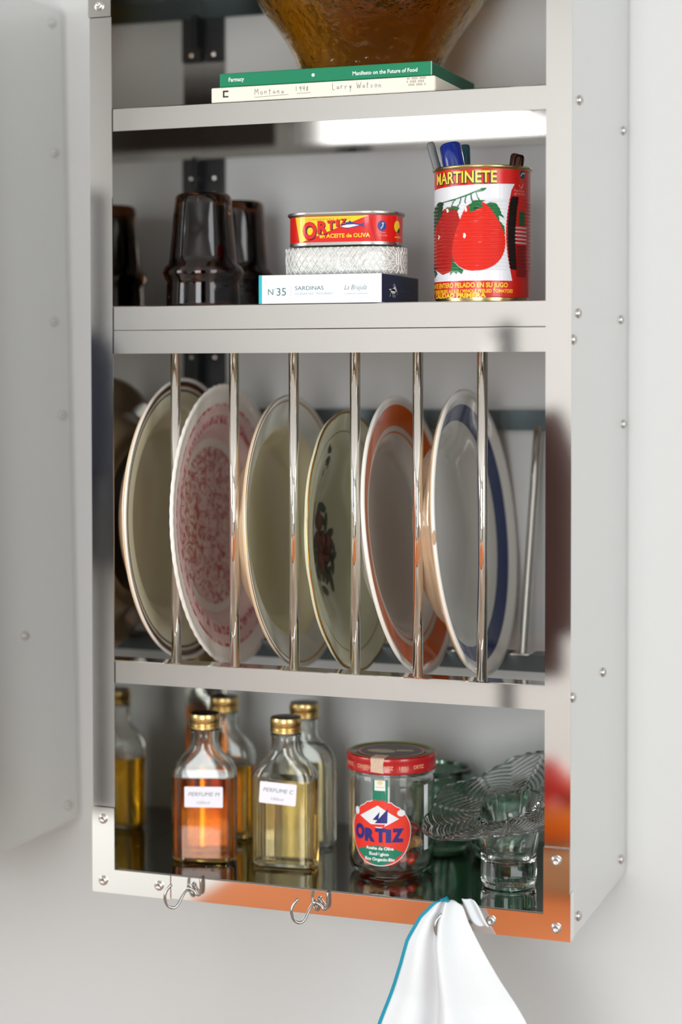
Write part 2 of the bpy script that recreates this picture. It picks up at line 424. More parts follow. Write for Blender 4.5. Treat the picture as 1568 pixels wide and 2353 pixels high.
def spray(cx, cy, s, seed, cols, parent, mp, n=9):
    rr = random.Random(seed)
    groups = {}
    for k in range(n):
        a = rr.random() * 2 * PI; d = rr.random() ** .6 * s
        groups.setdefault('leaf', []).append(ell(cx + d * .8 * math.cos(a), cy + d * 1.2 * math.sin(a), s * .13, s * .30, 12, rot=rr.random() * PI))
    for k in range(n // 2 + 1):
        a = rr.random() * 2 * PI; d = rr.random() * s * .7
        groups.setdefault('rose', []).append(ell(cx + d * .7 * math.cos(a), cy + d * 1.3 * math.sin(a), s * .28, s * .27, 14))
        groups.setdefault('heart', []).append(ell(cx + d * .7 * math.cos(a) + s * .06, cy + d * 1.3 * math.sin(a), s * .12, s * .15, 10))
    art('painted_leaf', parent, cols[0], groups['leaf'], mp, .0004, (.004, .004))
    art('painted_rose', parent, cols[1], groups['rose'], mp, .0006, (.004, .004))
    art('painted_rose', parent, cols[2], groups['heart'], mp, .0008, (.004, .004))
RC = (mat('print_leaf', (60, 70, 50), .3), mat('print_rose', (84, 44, 36), .3), mat('print_heart', (128, 64, 50), .3))
spray(-.028, -.006, .037, 3, RC, p, mp4, 30)
spray(-.036, .084, .013, 5, (RC[0], mat('print_blue', (60, 74, 84), .3), RC[0]), p, mp4, 8)
# 5 orange band
p = put_plate('dinner_plate', 'white plate with a broad orange band round its rim', .3285, .2245, .2920, .5094, YC)
plate_mesh_parts(p, .1436, .023, [(0, 0, 0), (.58, .0, 0)] + rise(.60, .72, .02, .60, 0, 6) + [(.735, .64, 1), (.748, .66, 0), (.785, .70, 1), (.935, .93, 2), (.955, .97, 2), (.985, 1.04, 2), (.998, 1.0, 2)],
                 [GREYW, ORANGE, WHITE, WHITE], 3)
# 6 blue band, chipped
p = put_plate('soup_plate', 'cream plate with a blue band and a small chip in its thick white rim', .3929, .2268, .3643, .5162, YC)
plate_mesh_parts(p, .1454, .036, [(0, 0, 0), (.52, .0, 0)] + rise(.56, .78, .02, .62, 0) + [(.785, .64, 1), (.895, .86, 2), (.92, .92, 2), (.955, 1.01, 2), (.985, 1.04, 2), (.998, 1.0, 2)],
                 [GREYW, BLUE, WHITE, TAN], 3, bead=.003)
bm = bmesh.new(); bmesh.ops.create_icosphere(bm, subdivisions=2, radius=1)
for v in bm.verts: v.co = Vector((v.co.x * .0019 + .0002, v.co.y * .0020 - .1447, v.co.z * .0068 + .1520 + .0015 * math.sin(v.co.x * 4)))
fin('chip', bm, mat('bare_clay', (190, 156, 124), .8), p, True)

# ------------------------------------------------------------------ top shelf: books and bowl
def fmap(x0, z0, y):   # flat front face: u right, v up
    return lambda u, v, off: (x0 + u, y - off, z0 + v)
PAGE = mat('book_pages', (222, 214, 196), .8, noise=.06, nscale=300)
bk = thing('book', 'cream paperback with handwritten spine, under the green book', 'book', (.1316, .0075, .8006), (0, 0, .004), 'books under the amber bowl')
bm = bmesh.new(); box(bm, 0, .2330, 0, .1500, 0, .0150, .0012); fin('cover', bm, mat('cream_card', (232, 226, 212), .7, noise=.04, nscale=90), bk)
bm = bmesh.new(); box(bm, .2325, .2334, .002, .149, .0016, .0135); fin('page_block', bm, PAGE, bk)
INK = mat('black_ink', (52, 50, 48), .6); INKG = mat('grey_ink', (170, 164, 150), .7)
mp = fmap(0, 0, 0)
def hand(strokes, x, y, s, w=.00033):
    return [stroke([(x + a * s, y + b * s) for a, b in st], w, 3) for st in strokes]
L_ = {'M': [[(0, 0), (.1, 1), (.35, .4), (.6, 1), (.7, 0)]], 'o': [[(.25, .5), (0, .3), (.15, 0), (.4, .2), (.25, .5)]], 'n': [[(0, .5), (.02, 0)], [(.02, .35), (.25, .5), (.35, 0)]],
      't': [[(.15, .95), (.12, .1), (.25, 0)], [(0, .6), (.35, .65)]], 'a': [[(.35, .45), (.05, .35), (.1, 0), (.35, .3), (.4, 0)]], '1': [[(.1, .9), (.1, 0)]],
      '9': [[(.35, .8), (.05, .75), (.15, .45), (.35, .75), (.3, 0)]], '4': [[(0, .9), (.02, .4), (.35, .45)], [(.32, .9), (.25, 0)]], '8': [[(.3, .8), (.05, .65), (.3, .25), (.1, 0), (.02, .25), (.3, .8)]],
      'L': [[(0, 1), (.02, .05), (.4, 0)]], 'r': [[(0, .5), (.02, 0)], [(.02, .3), (.25, .5)]], 'y': [[(0, .5), (.12, .1), (.3, .5), (.1, -.5)]],
      'W': [[(0, 1), (.15, 0), (.35, .7), (.5, 0), (.75, 1)]], 's': [[(.3, .5), (.05, .4), (.25, .15), (0, 0)]]}
def write(s, x, y, h, step=.62):
    out = []
    for c in s:
        if c in L_:
            out += hand(L_[c], x, y + random.uniform(-.06, .06) * h, h); x += h * (step + (.3 if c in 'MW' else 0))
        else: x += h * .5
    return out
strk = write('Montana', .0470, .0062, .0056, .80) + write('1948', .0905, .0074, .0052, .72) + write('Larry', .1290, .0070, .0062, .70) + write('Watson', .1540, .0066, .0058, .72)
strk += [stroke([(.047, .0036), (.083, .0046)], .0003), stroke([(.0915, .0050), (.1060, .0052)], .0003)]
art('handwriting', bk, INK, strk, mp)
art('publisher_mark', bk, mat('black_print', (26, 26, 28), .5), [rect(.0128, .0050, .0144, .0118), rect(.0128, .0102, .0188, .0118), rect(.0128, .0050, .0188, .0064)], mp)
art('stamp', bk, INKG, [rect(.2050 + i * .0016, .0062 + j * .003, .2050 + i * .0016 + .0010, .0062 + j * .003 + .0021) for i in range(12) for j in range(3) if (i * 7 + j * 3) % 5], mp)
GREEN = mat('green_cover', (12, 126, 88), .35, noise=.05, nscale=80); GREEND = mat('green_page_edge', (20, 92, 66), .55)
bk = thing('book', 'slim green book with white spine lettering, lying on the cream paperback', 'book', (.1396, .0100, .8162), (0, 0, 0), 'books under the amber bowl')
bm = bmesh.new(); box(bm, 0, .2206, 0, .1480, 0, .0136, .0010); fin('cover', bm, GREEN, bk, angle=30)
bm = bmesh.new(); box(bm, .2200, .2209, .0020, .147, .0008, .0126); fin('page_block', bm, GREEND, bk)
bm = bmesh.new(); box(bm, .2204, .2212, .0004, .0016, .0004, .0134); fin('spine_edge', bm, mat('worn_green_edge', (150, 196, 176), .5), bk)
WPRINT = mat('white_print', (226, 236, 228), .5)
art('lettering', bk, WPRINT, [text('Farmacy', .0100, .0052, .0042, .0166, bold=.02), text('Manifesto on the Future of Food', .1410, .0042, .0040, .0660, bold=.02), ell(.1000, .0068, .0017, .0017, 16)], fmap(0, 0, 0))

AMBER = glass('amber_bowl_glass', (238, 192, 84), .05, 1.5, bump=.75, bscale=95)
bw = thing('glass_bowl', 'large golden amber glass bowl standing on the green book', 'bowl', (.2580, .1300, .8300))
pr = [(0, .004), (.040, .004), (.062, .0048), (.0675, .012), (.0735, .028), (.083, .045), (.0955, .062), (.108, .078), (.1185, .095), (.1205, .112)]
bm = bmesh.new()
out = [(0, 0), (.050, 0), (.066, .0006), (.0715, .004), (.0735, .012), (.0795, .028), (.089, .045), (.1010, .061), (.1130, .077), (.1222, .094), (.1235, .112)]
lathe(bm, out + [(.1222, .113)] + pr[::-1], 96, rfun=lambda r, z, a: (r * (1 + (.004 * math.sin(a * 9 + z * 90) if r > .05 else 0)), z + (.0006 * math.sin(a * 5) if .03 < r else 0) * (z > .01)))
fin('bowl_body', bm, AMBER, bw, True)

# ------------------------------------------------------------------ middle shelf
ZS = .6004
SMOKE = glass('smoked_brown_glass', (96, 52, 22), .0, 1.5)
tb = mat('smoked_tumbler_tint', (70, 34, 14), .0, trans=1, ior=1.5)
def tumbler(label, x, y):
    t = thing('tumbler', label, 'glass', (x, y, ZS), (0, 0, 0), 'smoked glasses upside down on the middle shelf')
    o = [(.0385, 0), (.0388, .004), (.0382, .022), (.0378, .026), (.0416, .031), (.0428, .036), (.0412, .041), (.0362, .0455), (.0350, .052), (.0325, .080), (.0302, .107), (.0292, .1145), (.0268, .1175), (.020, .1180), (0, .1178)]
    i = [(0, .108), (.022, .1080), (.0262, .1035), (.0290, .080), (.0320, .050), (.0350, .042), (.0375, .036), (.0348, .030), (.0350, .022), (.0357, 0)]
    bm = bmesh.new(); lathe(bm, [(.0357, 0)] + o + i, 72)
    bmesh.ops.remove_doubles(bm, verts=bm.verts[:], dist=1e-6)
    fin('glass_wall', bm, SMOKE, t, True)
    # the second tumbler stacked inside shows as a darker inner wall
    return t
def inner_tumbler(label, x, y):
    t = thing('tumbler', label, 'glass', (x, y, ZS), (0, 0, 0), 'smoked glasses upside down on the middle shelf')
    bm = bmesh.new()
    lathe(bm, [(.0330, .0), (.0340, .001), (.0330, .030), (.0305, .050), (.0275, .080), (.0250, .100), (.020, .1050), (0, .1052), (0, .099), (.018, .099), (.0225, .095), (.025, .080), (.028, .050), (.0305, .030), (.0312, .001), (.0330, 0)], 64)
    bmesh.ops.remove_doubles(bm, verts=bm.verts[:], dist=1e-6)
    fin('glass_wall', bm, tb, t, True)
tumbler('front smoked brown tumbler standing upside down on the middle shelf', .0895, .080)
inner_tumbler('darker tumbler nested inside the front upside-down smoked one', .0895, .080)
tumbler('rear smoked brown tumbler half hidden behind the front one', .0875, .172)
inner_tumbler('darker tumbler nested inside the rear upside-down smoked one', .0875, .172)

# sardine box
CARD = mat('white_card', (236, 236, 240), .45, noise=.02, nscale=60); NAVYC = mat('navy_card', (14, 30, 66), .4); TEALC = mat('teal_card', (44, 176, 190), .45)
sb = thing('sardine_box', 'white and navy sardine carton with blue-green printing, lowest of the stack of tins', 'box', (.1812, .0105, ZS))
bm = bmesh.new(); box(bm, 0, .1288, 0, .1150, 0, .0283, .0004); fin('carton', bm, CARD, sb)
bm = bmesh.new(); box(bm, .1284, .1291, .0007, .1149, .0004, .0280); fin('end_flap', bm, NAVYC, sb)
bm = bmesh.new(); box(bm, .0002, .0034, -.0004, .0004, .0002, .0281); fin('edge_stripe', bm, TEALC, sb)
TPR = mat('teal_print', (60, 116, 122), .5); TPL = mat('pale_teal_print', (150, 180, 184), .5)
f0 = fmap(0, 0, 0)
art('lettering', sb, TPR, [text('N', .0100, .0088, .0062, .0056), text('35', .0192, .0080, .0080, .0100), text('SARDINAS', .0388, .0132, .0040, .0300), text('La Brújula', .0905, .0128, .0050, .0230, shear=.35, bold=-.012)], f0)
art('small_print', sb, TPL, [text('o', .0166, .0138, .0016), text('GUISADAS "XOUBAS"', .0388, .0086, .0020, .0400), text('CONSERVAS ARTESANAS', .0895, .0084, .0011, .0260), rect(.0344, .0070, .0346, .0180)], f0)
gx = lambda u, v, off: (.1291 + off, u, v)
art('emblem', sb, WPRINT, [ell(.034, .0120, .0080, .0024, 16), rect(.022, .0128, .029, .0140), poly([(.027, .0125), (.045, .0120), (.040, .0178), (.034, .0150)]), stroke([(.026, .0095), (.024, .0062)], .0010), stroke([(.033, .0095), (.034, .0060)], .0012), stroke([(.038, .0090), (.040, .0062)], .0012), stroke([(.034, .0170), (.038, .0194), (.046, .0120), (.046, .0085)], .0006)], gx)
art('small_print', sb, mat('dim_navy_print', (70, 92, 130), .5), [text('CONSERVAS', .056, .0122, .0022, .036), text('RÍAS GALLEGAS', .068, .0076, .0022, .026)], gx)

def oval_path(L, D_, r, n=14):
    pts = []
    for cx, cy, a0 in ((L / 2 - r, -D_ / 2 + r, -PI / 2), (L / 2 - r, D_ / 2 - r, 0), (-L / 2 + r, D_ / 2 - r, PI / 2), (-L / 2 + r, -D_ / 2 + r, PI)):
        for k in range(n + 1):
            a = a0 + (PI / 2) * k / n; pts.append((cx + r * math.cos(a), cy + r * math.sin(a)))
    return pts
def oval_solid(bm, L, D_, r, prof, mis=None, n=14):
    """prof: (inset, z)"""
    rings = []
    for ins, z in prof:
        rings.append([bm.verts.new((x, y, z)) for x, y in oval_path(L - 2 * ins, D_ - 2 * ins, max(r - ins, .002), n)])
    m = len(rings[0])
    for k in range(len(rings) - 1):
        for i in range(m):
            f = bm.faces.new((rings[k][i], rings[k][(i + 1) % m], rings[k + 1][(i + 1) % m], rings[k + 1][i])); f.material_index = mis[k] if mis else 0
    bm.faces.new(rings[0][::-1]); bm.faces.new(rings[-1])
ALU = mat('tin_metal', (200, 200, 196), .3, 1); FOIL = mat('white_foil', (214, 216, 212), .42, metal=.55, bump=.9, bscale=130)
NET = mat('white_net', (240, 238, 234), .6)
def oval_map(L, D_, r, front_left):   # u=0 at the left end of the straight front side, runs right round the tin
    pts = oval_path(L, D_, r, 24); 
    # start at left end of front straight: last point of the list
    seq = [pts[-1]] + pts; acc = [0]
    for a, b in zip(seq, seq[1:]): acc.append(acc[-1] + math.hypot(b[0] - a[0], b[1] - a[1]))
    def f(u, v, off):
        if u < 0:
            tot = acc[-1]; u += tot
        for k in range(len(seq) - 1):
            if acc[k] <= u <= acc[k + 1] and acc[k + 1] > acc[k]:
                t = (u - acc[k]) / (acc[k + 1] - acc[k]); a, b = seq[k], seq[k + 1]
                x = a[0] + (b[0] - a[0]) * t; y = a[1] + (b[1] - a[1]) * t
                dx, dy = b[0] - a[0], b[1] - a[1]; l = math.hypot(dx, dy)
                return (x + dy / l * off, y - dx / l * off, v)
        return (seq[0][0], seq[0][1] - off, v)
    return f
TX, TY = .2560, .0590
# net wrapped tin
L1, D1, R1 = .1210, .072, .0330
nt_ = thing('wrapped_tin', 'oval tin wrapped in white foil and netting, between the carton and the red tin', 'tin', (TX, TY, ZS + .0285))
bm = bmesh.new(); oval_solid(bm, L1, D1, R1, [(.004, 0), (.0010, .0015), (0, .004), (0, .0245), (.001, .0268), (.004, .0276)]); fin('foil', bm, FOIL, nt_, True, angle=50)
om = oval_map(L1, D1, R1, 0); per = 2 * (L1 - 2 * R1) + 2 * (D1 - 2 * R1) + 2 * PI * R1
bm = bmesh.new(); nn = 46; st = per / nn
for k in range(nn):
    for s in (1, -1):
        pts = [om((k * st + s * t * st * 2.6) % per, .0008 + t * .0262, .0006 + .0003 * math.sin(7 * k + t * 5)) for t in [i / 8 for i in range(9)]]
        tube(bm, pts, .00042, 5)
net = fin('netting', bm, NET, nt_, True)
bm = bmesh.new()
for k in range(14):
    a = k * .45; tube(bm, smooth_path([om(.098, .0135 + .001 * math.sin(a), .0012), om(.098 + .016 * math.cos(a), .0135 + .010 * math.sin(a), .0016), om(.098 + .024 * math.cos(a), max(.001, .0135 + .0125 * math.sin(a)), .0010)], 4), .0005, 5)
tube(bm, smooth_path([om(.092, .0215, .002), om(.0915, .012, .0025), om(.094, .009, .0025), om(.0945, .013, .002), om(.0945, .022, .002)], 5), .0007, 6)
fin('net_knot', bm, NET, nt_, True)
# red tuna tin
L2, D2, R2 = .1160, .070, .0320
tt = thing('tuna_tin', 'red and yellow oval tin of tuna in olive oil on top of the wrapped tin', 'tin', (TX + .001, TY - .0025, ZS + .0570), (0, 0, .03))
REDT = mat('red_tin_print', (214, 26, 20), .28, coat=.3); YEL = mat('yellow_print', (240, 202, 34), .3, coat=.3); BLK = mat('black_label_print', (24, 18, 16), .35); BLUP = mat('blue_print', (44, 58, 140), .4); PALEB = mat('pale_blue_print', (176, 200, 224), .4)
bm = bmesh.new(); oval_solid(bm, L2, D2, R2, [(.004, 0), (.0012, .0004), (.0008, .0022), (.0012, .0034), (.0012, .0290), (-.0004, .0300), (-.0012, .0312), (-.0008, .0330), (.0010, .0334), (.0030, .0318), (.0034, .0305)], [0, 0, 0, 1, 0, 0, 0, 0, 0, 0]); fin('can', bm, [ALU, REDT], tt, True, angle=50)
om = oval_map(L2 - .0024, D2 - .0024, R2 - .0012, 0)
U0 = -.0272   # print coordinates start on the left rounding
def tm(u, v, off): return om(u + U0, .0036 + v, off)
H2 = .0250
art('label_field', tt, YEL, [poly([(.0085, H2), (.0145, 0), (.0175, 0), (.0870, H2)])], tm, .00018, .003)
rd = [rect(.0885, 0, .0888, H2)]
art('label_line', tt, mat('dark_red_print', (140, 20, 16), .4), [poly([(.0872, H2), (.0876, H2), (.0945, 0), (.0940, 0)])], tm, .0003, .003)
def ortiz(x, y, sc, b):   # shrinking letters under the diagonal
    o = [text('O', x, y, .0172 * sc, .0150 * sc, bold=b), text('R', x + .0160 * sc, y + .0050 * sc, .0126 * sc, .0108 * sc, bold=b), text('T', x + .0262 * sc, y + .0086 * sc, .0090 * sc, .0078 * sc, bold=b), text('I', x + .0352 * sc, y + .0112 * sc, .0068 * sc, .0034 * sc, bold=b), text('Z', x + .0402 * sc, y + .0132 * sc, .0054 * sc, .0058 * sc, bold=b)]
    return o
art('lettering', tt, BLK, ortiz(.0192, .0035, 1, .075), tm, .0003, .003)
art('lettering', tt, REDT, ortiz(.0185, .0040, 1, .05), tm, .00045, .003)
art('lettering', tt, YEL, [text('en ACEITE de OLIVA', .0365, .0040, .0042, .0520, bold=.03), ell(.1205, .0150, .0055, .0058, 20), text('en ACEITE', .1160, .0040, .0018, .0130, bold=.05)], tm, .0003, .003)
art('lettering', tt, mat('olive_print', (150, 130, 40), .4), [text('CONSERVAS', .0220, .0212, .0022, .0300), stroke([(.0540, .0195), (.0560, .0235), (.0550, .0200), (.0590, .0225), (.0580, .0205), (.0630, .0222), (.0690, .0228)], .0004, 4)], tm, .0003, .003)
art('fish_picture', tt, BLUP, [poly([(.0575, .0160), (.0620, .0186), (.0690, .0190), (.0760, .0172), (.0800, .0162), (.0830, .0190), (.0822, .0155), (.0840, .0128), (.0800, .0150), (.0740, .0142), (.0660, .0128), (.0610, .0136)]), poly([(.0665, .0188), (.0680, .0205), (.0700, .0188)]), poly([(.064, .0130), (.066, .0118), (.067, .0130)])], tm, .0003, .003)
art('fish_picture', tt, mat('fish_belly_print', (222, 230, 236), .4), [poly([(.0590, .0152), (.0650, .0164), (.0720, .0166), (.0780, .0156), (.0730, .0146), (.0660, .0133), (.0612, .0140)])], tm, .0004, .003)
art('emblem', tt, BLUP, [ell(.1005, .0150, .0046, .0050, 20)], tm, .0003, .003)
art('emblem', tt, PALEB, [stroke([(.0990, .0120), (.1015, .0155), (.1005, .0178), (.1025, .0172)], .0011, 3)], tm, .0004, .003)
art('small_print', tt, mat('pink_small_print', (240, 170, 160), .5), [text('Pesca', .0985, .0078, .0016, .006), text('Sostenible', .0962, .0050, .0016, .0100)], tm, .0003, .003)
art('emblem', tt, BLK, [poly([(.1195, .0092), (.1250, .0092), (.1250, .0140), (.1225, .0128), (.1210, .0112)])], tm, .0004, .003)

# tomato can
TC = (.3955, .0650); RT = .0468; HT = .1300
can = thing('tomato_can', 'tall tomato tin used as a pen pot, ribbed, with red and white label', 'tin', (TC[0], TC[1], ZS), (0, 0, math.radians(15.9)))
RED = mat('red_label_print', (206, 28, 20), .3, coat=.25); WLAB = mat('white_label_print', (226, 228, 234), .32, coat=.25)
CANM = mat('golden_tin', (196, 176, 124), .25, 1)
bm = bmesh.new()
prof = [(0, 0), (RT - .004, 0), (RT - .002, .0006), (RT - .0022, .0030), (RT, .0042)]
def rib(z): return .00050 * math.sin((z - .030) * 2 * PI / .0034) if .030 < z < .098 else 0
zz = .005
while zz < HT - .004:
    prof.append((RT + rib(zz), zz)); zz += .0034 / 6 if .028 < zz < .100 else .003
mis = [0] * 4 + [1] * (len(prof) - 4)
prof += [(RT, HT - .0036), (RT + .0004, HT - .0030), (RT + .0016, HT - .0024), (RT + .0020, HT - .0010), (RT + .0014, HT), (RT - .0004, HT), (RT - .0008, HT - .0020), (RT - .0010, .0020), (0, .0020)]
mis = mis[:len(prof) - 9] + [0] * 9
lathe(bm, prof, 96, mis=mis[:len(prof) - 1]); fin('can', bm, [CANM, RED], can, True, angle=50)
# can print: u in pixels-like units across the label; pu maps label columns to arc length, pv rows to height
def pu(x): return RT * math.asin(max(-1, min(1, (x - 1110.5) / 107.0)))
def pv(y): return (690.0 - y) * .1300 / (690 - 381.0)
def cm(u, v, off):
    a = u / RT - PI / 2; r = RT + rib(v) + off
    return (r * math.cos(a), r * math.sin(a), v)
def cp(pts): return poly([(pu(x), pv(y)) for x, y in pts])
def cst(pts, w, sm=3): return stroke([(pu(x), pv(y)) for x, y in pts], w, sm)
CUT = (.004, .00085)
UL = -RT * 1.62
lab = [(UL, pv(431)), (UL, pv(643)), (pu(1176), pv(643))] + [(pu(1176 - 14 * math.sin(PI * t) * (1 if 1 else 0)), pv(643 - 216 * t)) for t in [i / 20 for i in range(1, 20)]] + [(pu(1181), pv(423))]
art('label', can, WLAB, [poly(lab)], cm, .00015, CUT)
GL = mat('leaf_green_print', (24, 112, 62), .32, coat=.25); GLD = mat('dark_leaf_print', (14, 70, 44), .32, coat=.25); TOM = mat('tomato_red_print', (222, 38, 24), .3, coat=.3); TOM2 = mat('tomato_deep_print', (176, 26, 20), .3, coat=.3)
t2 = [(1013, 482), (1030, 472), (1052, 476), (1060, 500), (1056, 560), (1050, 600), (1040, 622), (1022, 628), (1008, 615)]
art('tomato_picture', can, TOM2, [poly([(UL * .98, pv(600)), (UL * .98, pv(520)), (pu(1008), pv(508)), (pu(1018), pv(486)), (pu(1034), pv(474)), (pu(1054), pv(476)), (pu(1062), pv(505)), (pu(1054), pv(590)), (pu(1042), pv(622)), (pu(1024), pv(628)), (pu(1010), pv(616))])], cm, .00028, CUT)
art('leaf_picture', can, GLD, [poly([(UL * .97, pv(540)), (pu(1008), pv(515)), (pu(1022), pv(492)), (pu(1026), pv(462)), (pu(1016), pv(460)), (pu(1007), pv(470)), (UL * .97, pv(480))]), poly([(UL * .97, pv(600)), (pu(1006), pv(605)), (pu(1012), pv(625)), (pu(1006), pv(634))])], cm, .00036, CUT)
art('leaf_picture', can, GL, [cp([(1045, 583), (1049, 600), (1060, 612), (1070, 618), (1066, 628), (1058, 622), (1054, 628), (1048, 622), (1040, 630), (1043, 612), (1046, 598)])], cm, .00036, CUT)
art('leaf_picture', can, GL, [cp([(1118, 470), (1128, 466), (1140, 468), (1148, 480), (1152, 492), (1160, 503), (1152, 498), (1146, 496), (1148, 508), (1158, 520), (1160, 540), (1150, 520), (1140, 500), (1130, 484)])], cm, .00036, CUT)
big = [(1100, 464), (1086, 468), (1074, 478), (1066, 494), (1058, 515), (1050, 540), (1045, 565), (1046, 588), (1055, 605), (1070, 616), (1090, 621), (1112, 619), (1134, 610), (1150, 594), (1159, 572), (1160, 545), (1152, 520), (1140, 498), (1126, 478), (1114, 467)]
sm_ = [(p.x, p.y) for p in smooth_path([(a, b, 0) for a, b in big], 3, True)]
art('tomato_picture', can, TOM, [cp(sm_)], cm, .00044, CUT)
art('vine_picture', can, GL, [cst([(1024, 463), (1048, 458), (1076, 450), (1100, 440), (1118, 435)], [.0010, .0016]), cp([(1098, 444), (1108, 434), (1120, 435), (1112, 441)]), cst([(1052, 458), (1046, 466), (1044, 474)], .0009), cst([(1064, 455), (1062, 466), (1056, 476)], .0009), cst([(1076, 451), (1073, 460), (1074, 468)], .0009), cst([(1086, 447), (1087, 458), (1091, 466)], .0012), cst([(1097, 443), (1100, 454), (1106, 464)], .0010),
                            cp([(1092, 462), (1084, 470), (1074, 476), (1084, 474), (1088, 472), (1082, 490), (1094, 473), (1096, 466), (1104, 468), (1112, 476), (1108, 466), (1118, 462), (1104, 461)]),
                            cp([(1046, 472), (1036, 478), (1030, 474), (1038, 484), (1048, 478), (1056, 484), (1062, 478), (1054, 474)])], cm, .00054, CUT)
art('highlight_picture', can, mat('white_spot_print', (244, 236, 232), .35), [poly([(pu(1072) + .0014 * math.cos(a), pv(541) + .0026 * math.sin(a)) for a in [i * PI / 8 for i in range(16)]]), poly([(pu(1075) + .0011 * math.cos(a), pv(482) + .0022 * math.sin(a)) for a in [i * PI / 8 for i in range(16)]]), poly([(pu(1035) + .0016 * math.cos(a), pv(482) + .0020 * math.sin(a)) for a in [i * PI / 8 for i in range(16)]]), poly([(pu(1016) + .0014 * math.cos(a), pv(541) + .0022 * math.sin(a)) for a in [i * PI / 8 for i in range(16)]])], cm, .00054, CUT)
def mart(b): return [text('MARTINETE', pu(1142) - .0700, pv(420) - .0003, .0118, .0700, bold=b)]
art('lettering', can, BLK, mart(.075), cm, .0002, .003)
art('lettering', can, mat('label_yellow', (236, 214, 70), .3, coat=.25), mart(.02), cm, .00036, .003)
art('lettering', can, YEL, [text('TOMATE ENTERO PELADO EN SU JUGO', pu(1166) - .1000, pv(658), .0048, .1000, bold=.03), text('TOMATES ENTIERES PELEES AU JUS / WHOLE PEELED TOMATOES', pu(1177) - .1170, pv(670), .0034, .1170, bold=.03), text('CALIDAD PRIMERA', pu(1008), pv(683) + .0008, .0046, pu(1119) - pu(1008), bold=.04)], cm, .0002, .003)
art('black_panel', can, mat('black_panel_print', (22, 18, 18), .35, coat=.2), [cp([(1174, 451), (1190, 452), (1186, 480), (1183, 520), (1183, 560), (1185, 618), (1172, 617), (1168, 590), (1166, 555), (1166, 510), (1169, 475)])], cm, .0002, CUT)
art('green_panel', can, mat('green_panel_print', (28, 92, 48), .4), [cp([(1191, 484), (1203, 484), (1203, 516), (1190, 516)])], cm, .0003, CUT)
art('print_stripes', can, mat('stripe_print', (206, 196, 196), .4), [cp([(1182, 520 + k * 8.6), (1208, 520 + k * 8.6), (1208, 523.4 + k * 8.6), (1182, 523.4 + k * 8.6)]) for k in range(5)], cm, .0002, CUT)
art('dark_red_panel', can, mat('dark_red_panel_print', (134, 20, 18), .4), [cp([(1185, 562), (1206, 562), (1206, 634), (1185, 634)])], cm, .0003, CUT)
art('small_print', can, mat('rose_print', (226, 150, 140), .4), [cst([(1190, 424), (1196, 432), (1200, 420), (1196, 430)], .0007), text('Reciclame', pu(1180), pv(440), .0026, pu(1203) - pu(1180)), text('gracias', pu(1180), pv(447), .0026, pu(1203) - pu(1180))], cm, .0002, .003)
art('recycling_mark', can, mat('dark_teal_print', (30, 66, 66), .4), [poly([(pu(1198) + .0042 * math.cos(a), pv(400) + .0042 * math.sin(a)) for a in [i * PI / 9 for i in range(18)]])], cm, .0002, .003)
art('recycling_mark', can, PALEB, [cst([(1194, 404), (1198, 397), (1203, 398)], .0012)], cm, .0003, .003)

def pen(name, label, foot, tip, r, m, rr=.82, cat='pen', cap=None):
    d = Vector(tip) - Vector(foot); L = d.length
    q = Vector((0, 0, 1)).rotation_difference(d.normalized())
    t = link(name, None, None, foot); t.rotation_mode = 'QUATERNION'; t.rotation_quaternion = q
    tag(t, label, cat, 'pens in the tomato tin')
    bm = bmesh.new(); lathe(bm, [(0, 0), (r * .5, .001), (r * .9, .008), (r * .92, L - .046), (0, L - .046)], 24); fin('barrel', bm, m, t, True, angle=50)
    bm = bmesh.new(); lathe(bm, [(0, L - .0459), (r, L - .0459), (r * 1.02, L - .020), (r * 1.0, L - .003), (r * rr, L - .0006), (r * .5, L), (0, L)], 24); fin('cap', bm, cap or m, t, True, angle=50)
    if cat == 'pen':
        bm = bmesh.new(); box(bm, -r * .25, r * .25, r * 1.0, r * 1.35, L - .038, L - .006, .0004); fin('clip', bm, cap or m, t)
bz = ZS + .0045
pen('grey_pen', 'slim grey pen leaning left out of the tomato tin', (.3890, .060, bz), (.3440, .0580, .7585), .0042, mat('grey_plastic', (118, 120, 122), .35))
pen('blue_marker', 'thick blue marker standing in the tomato tin', (.3975, .0480, bz), (.3660, .0520, .7560), .0105, mat('blue_plastic', (22, 44, 132), .22, coat=.4), cat='marker')
pen('teal_pen', 'dark teal pen behind the blue marker', (.3720, .085, bz), (.3700, .0920, .7590), .0052, mat('teal_plastic', (36, 78, 92), .4))
CU = mat('dark_bronze', (88, 58, 48), .25, .8)
pen('bronze_pen', 'dark bronze pen at the right of the tomato tin, the upper one', (.4100, .070, bz), (.4262, .0760, .7460), .0050, CU)
pen('bronze_pen', 'dark bronze pen at the right of the tomato tin, nearest its rim', (.4155, .055, bz), (.4355, .0560, .7425), .0050, mat('dark_bronze_shiny', (70, 44, 36), .15, .9))

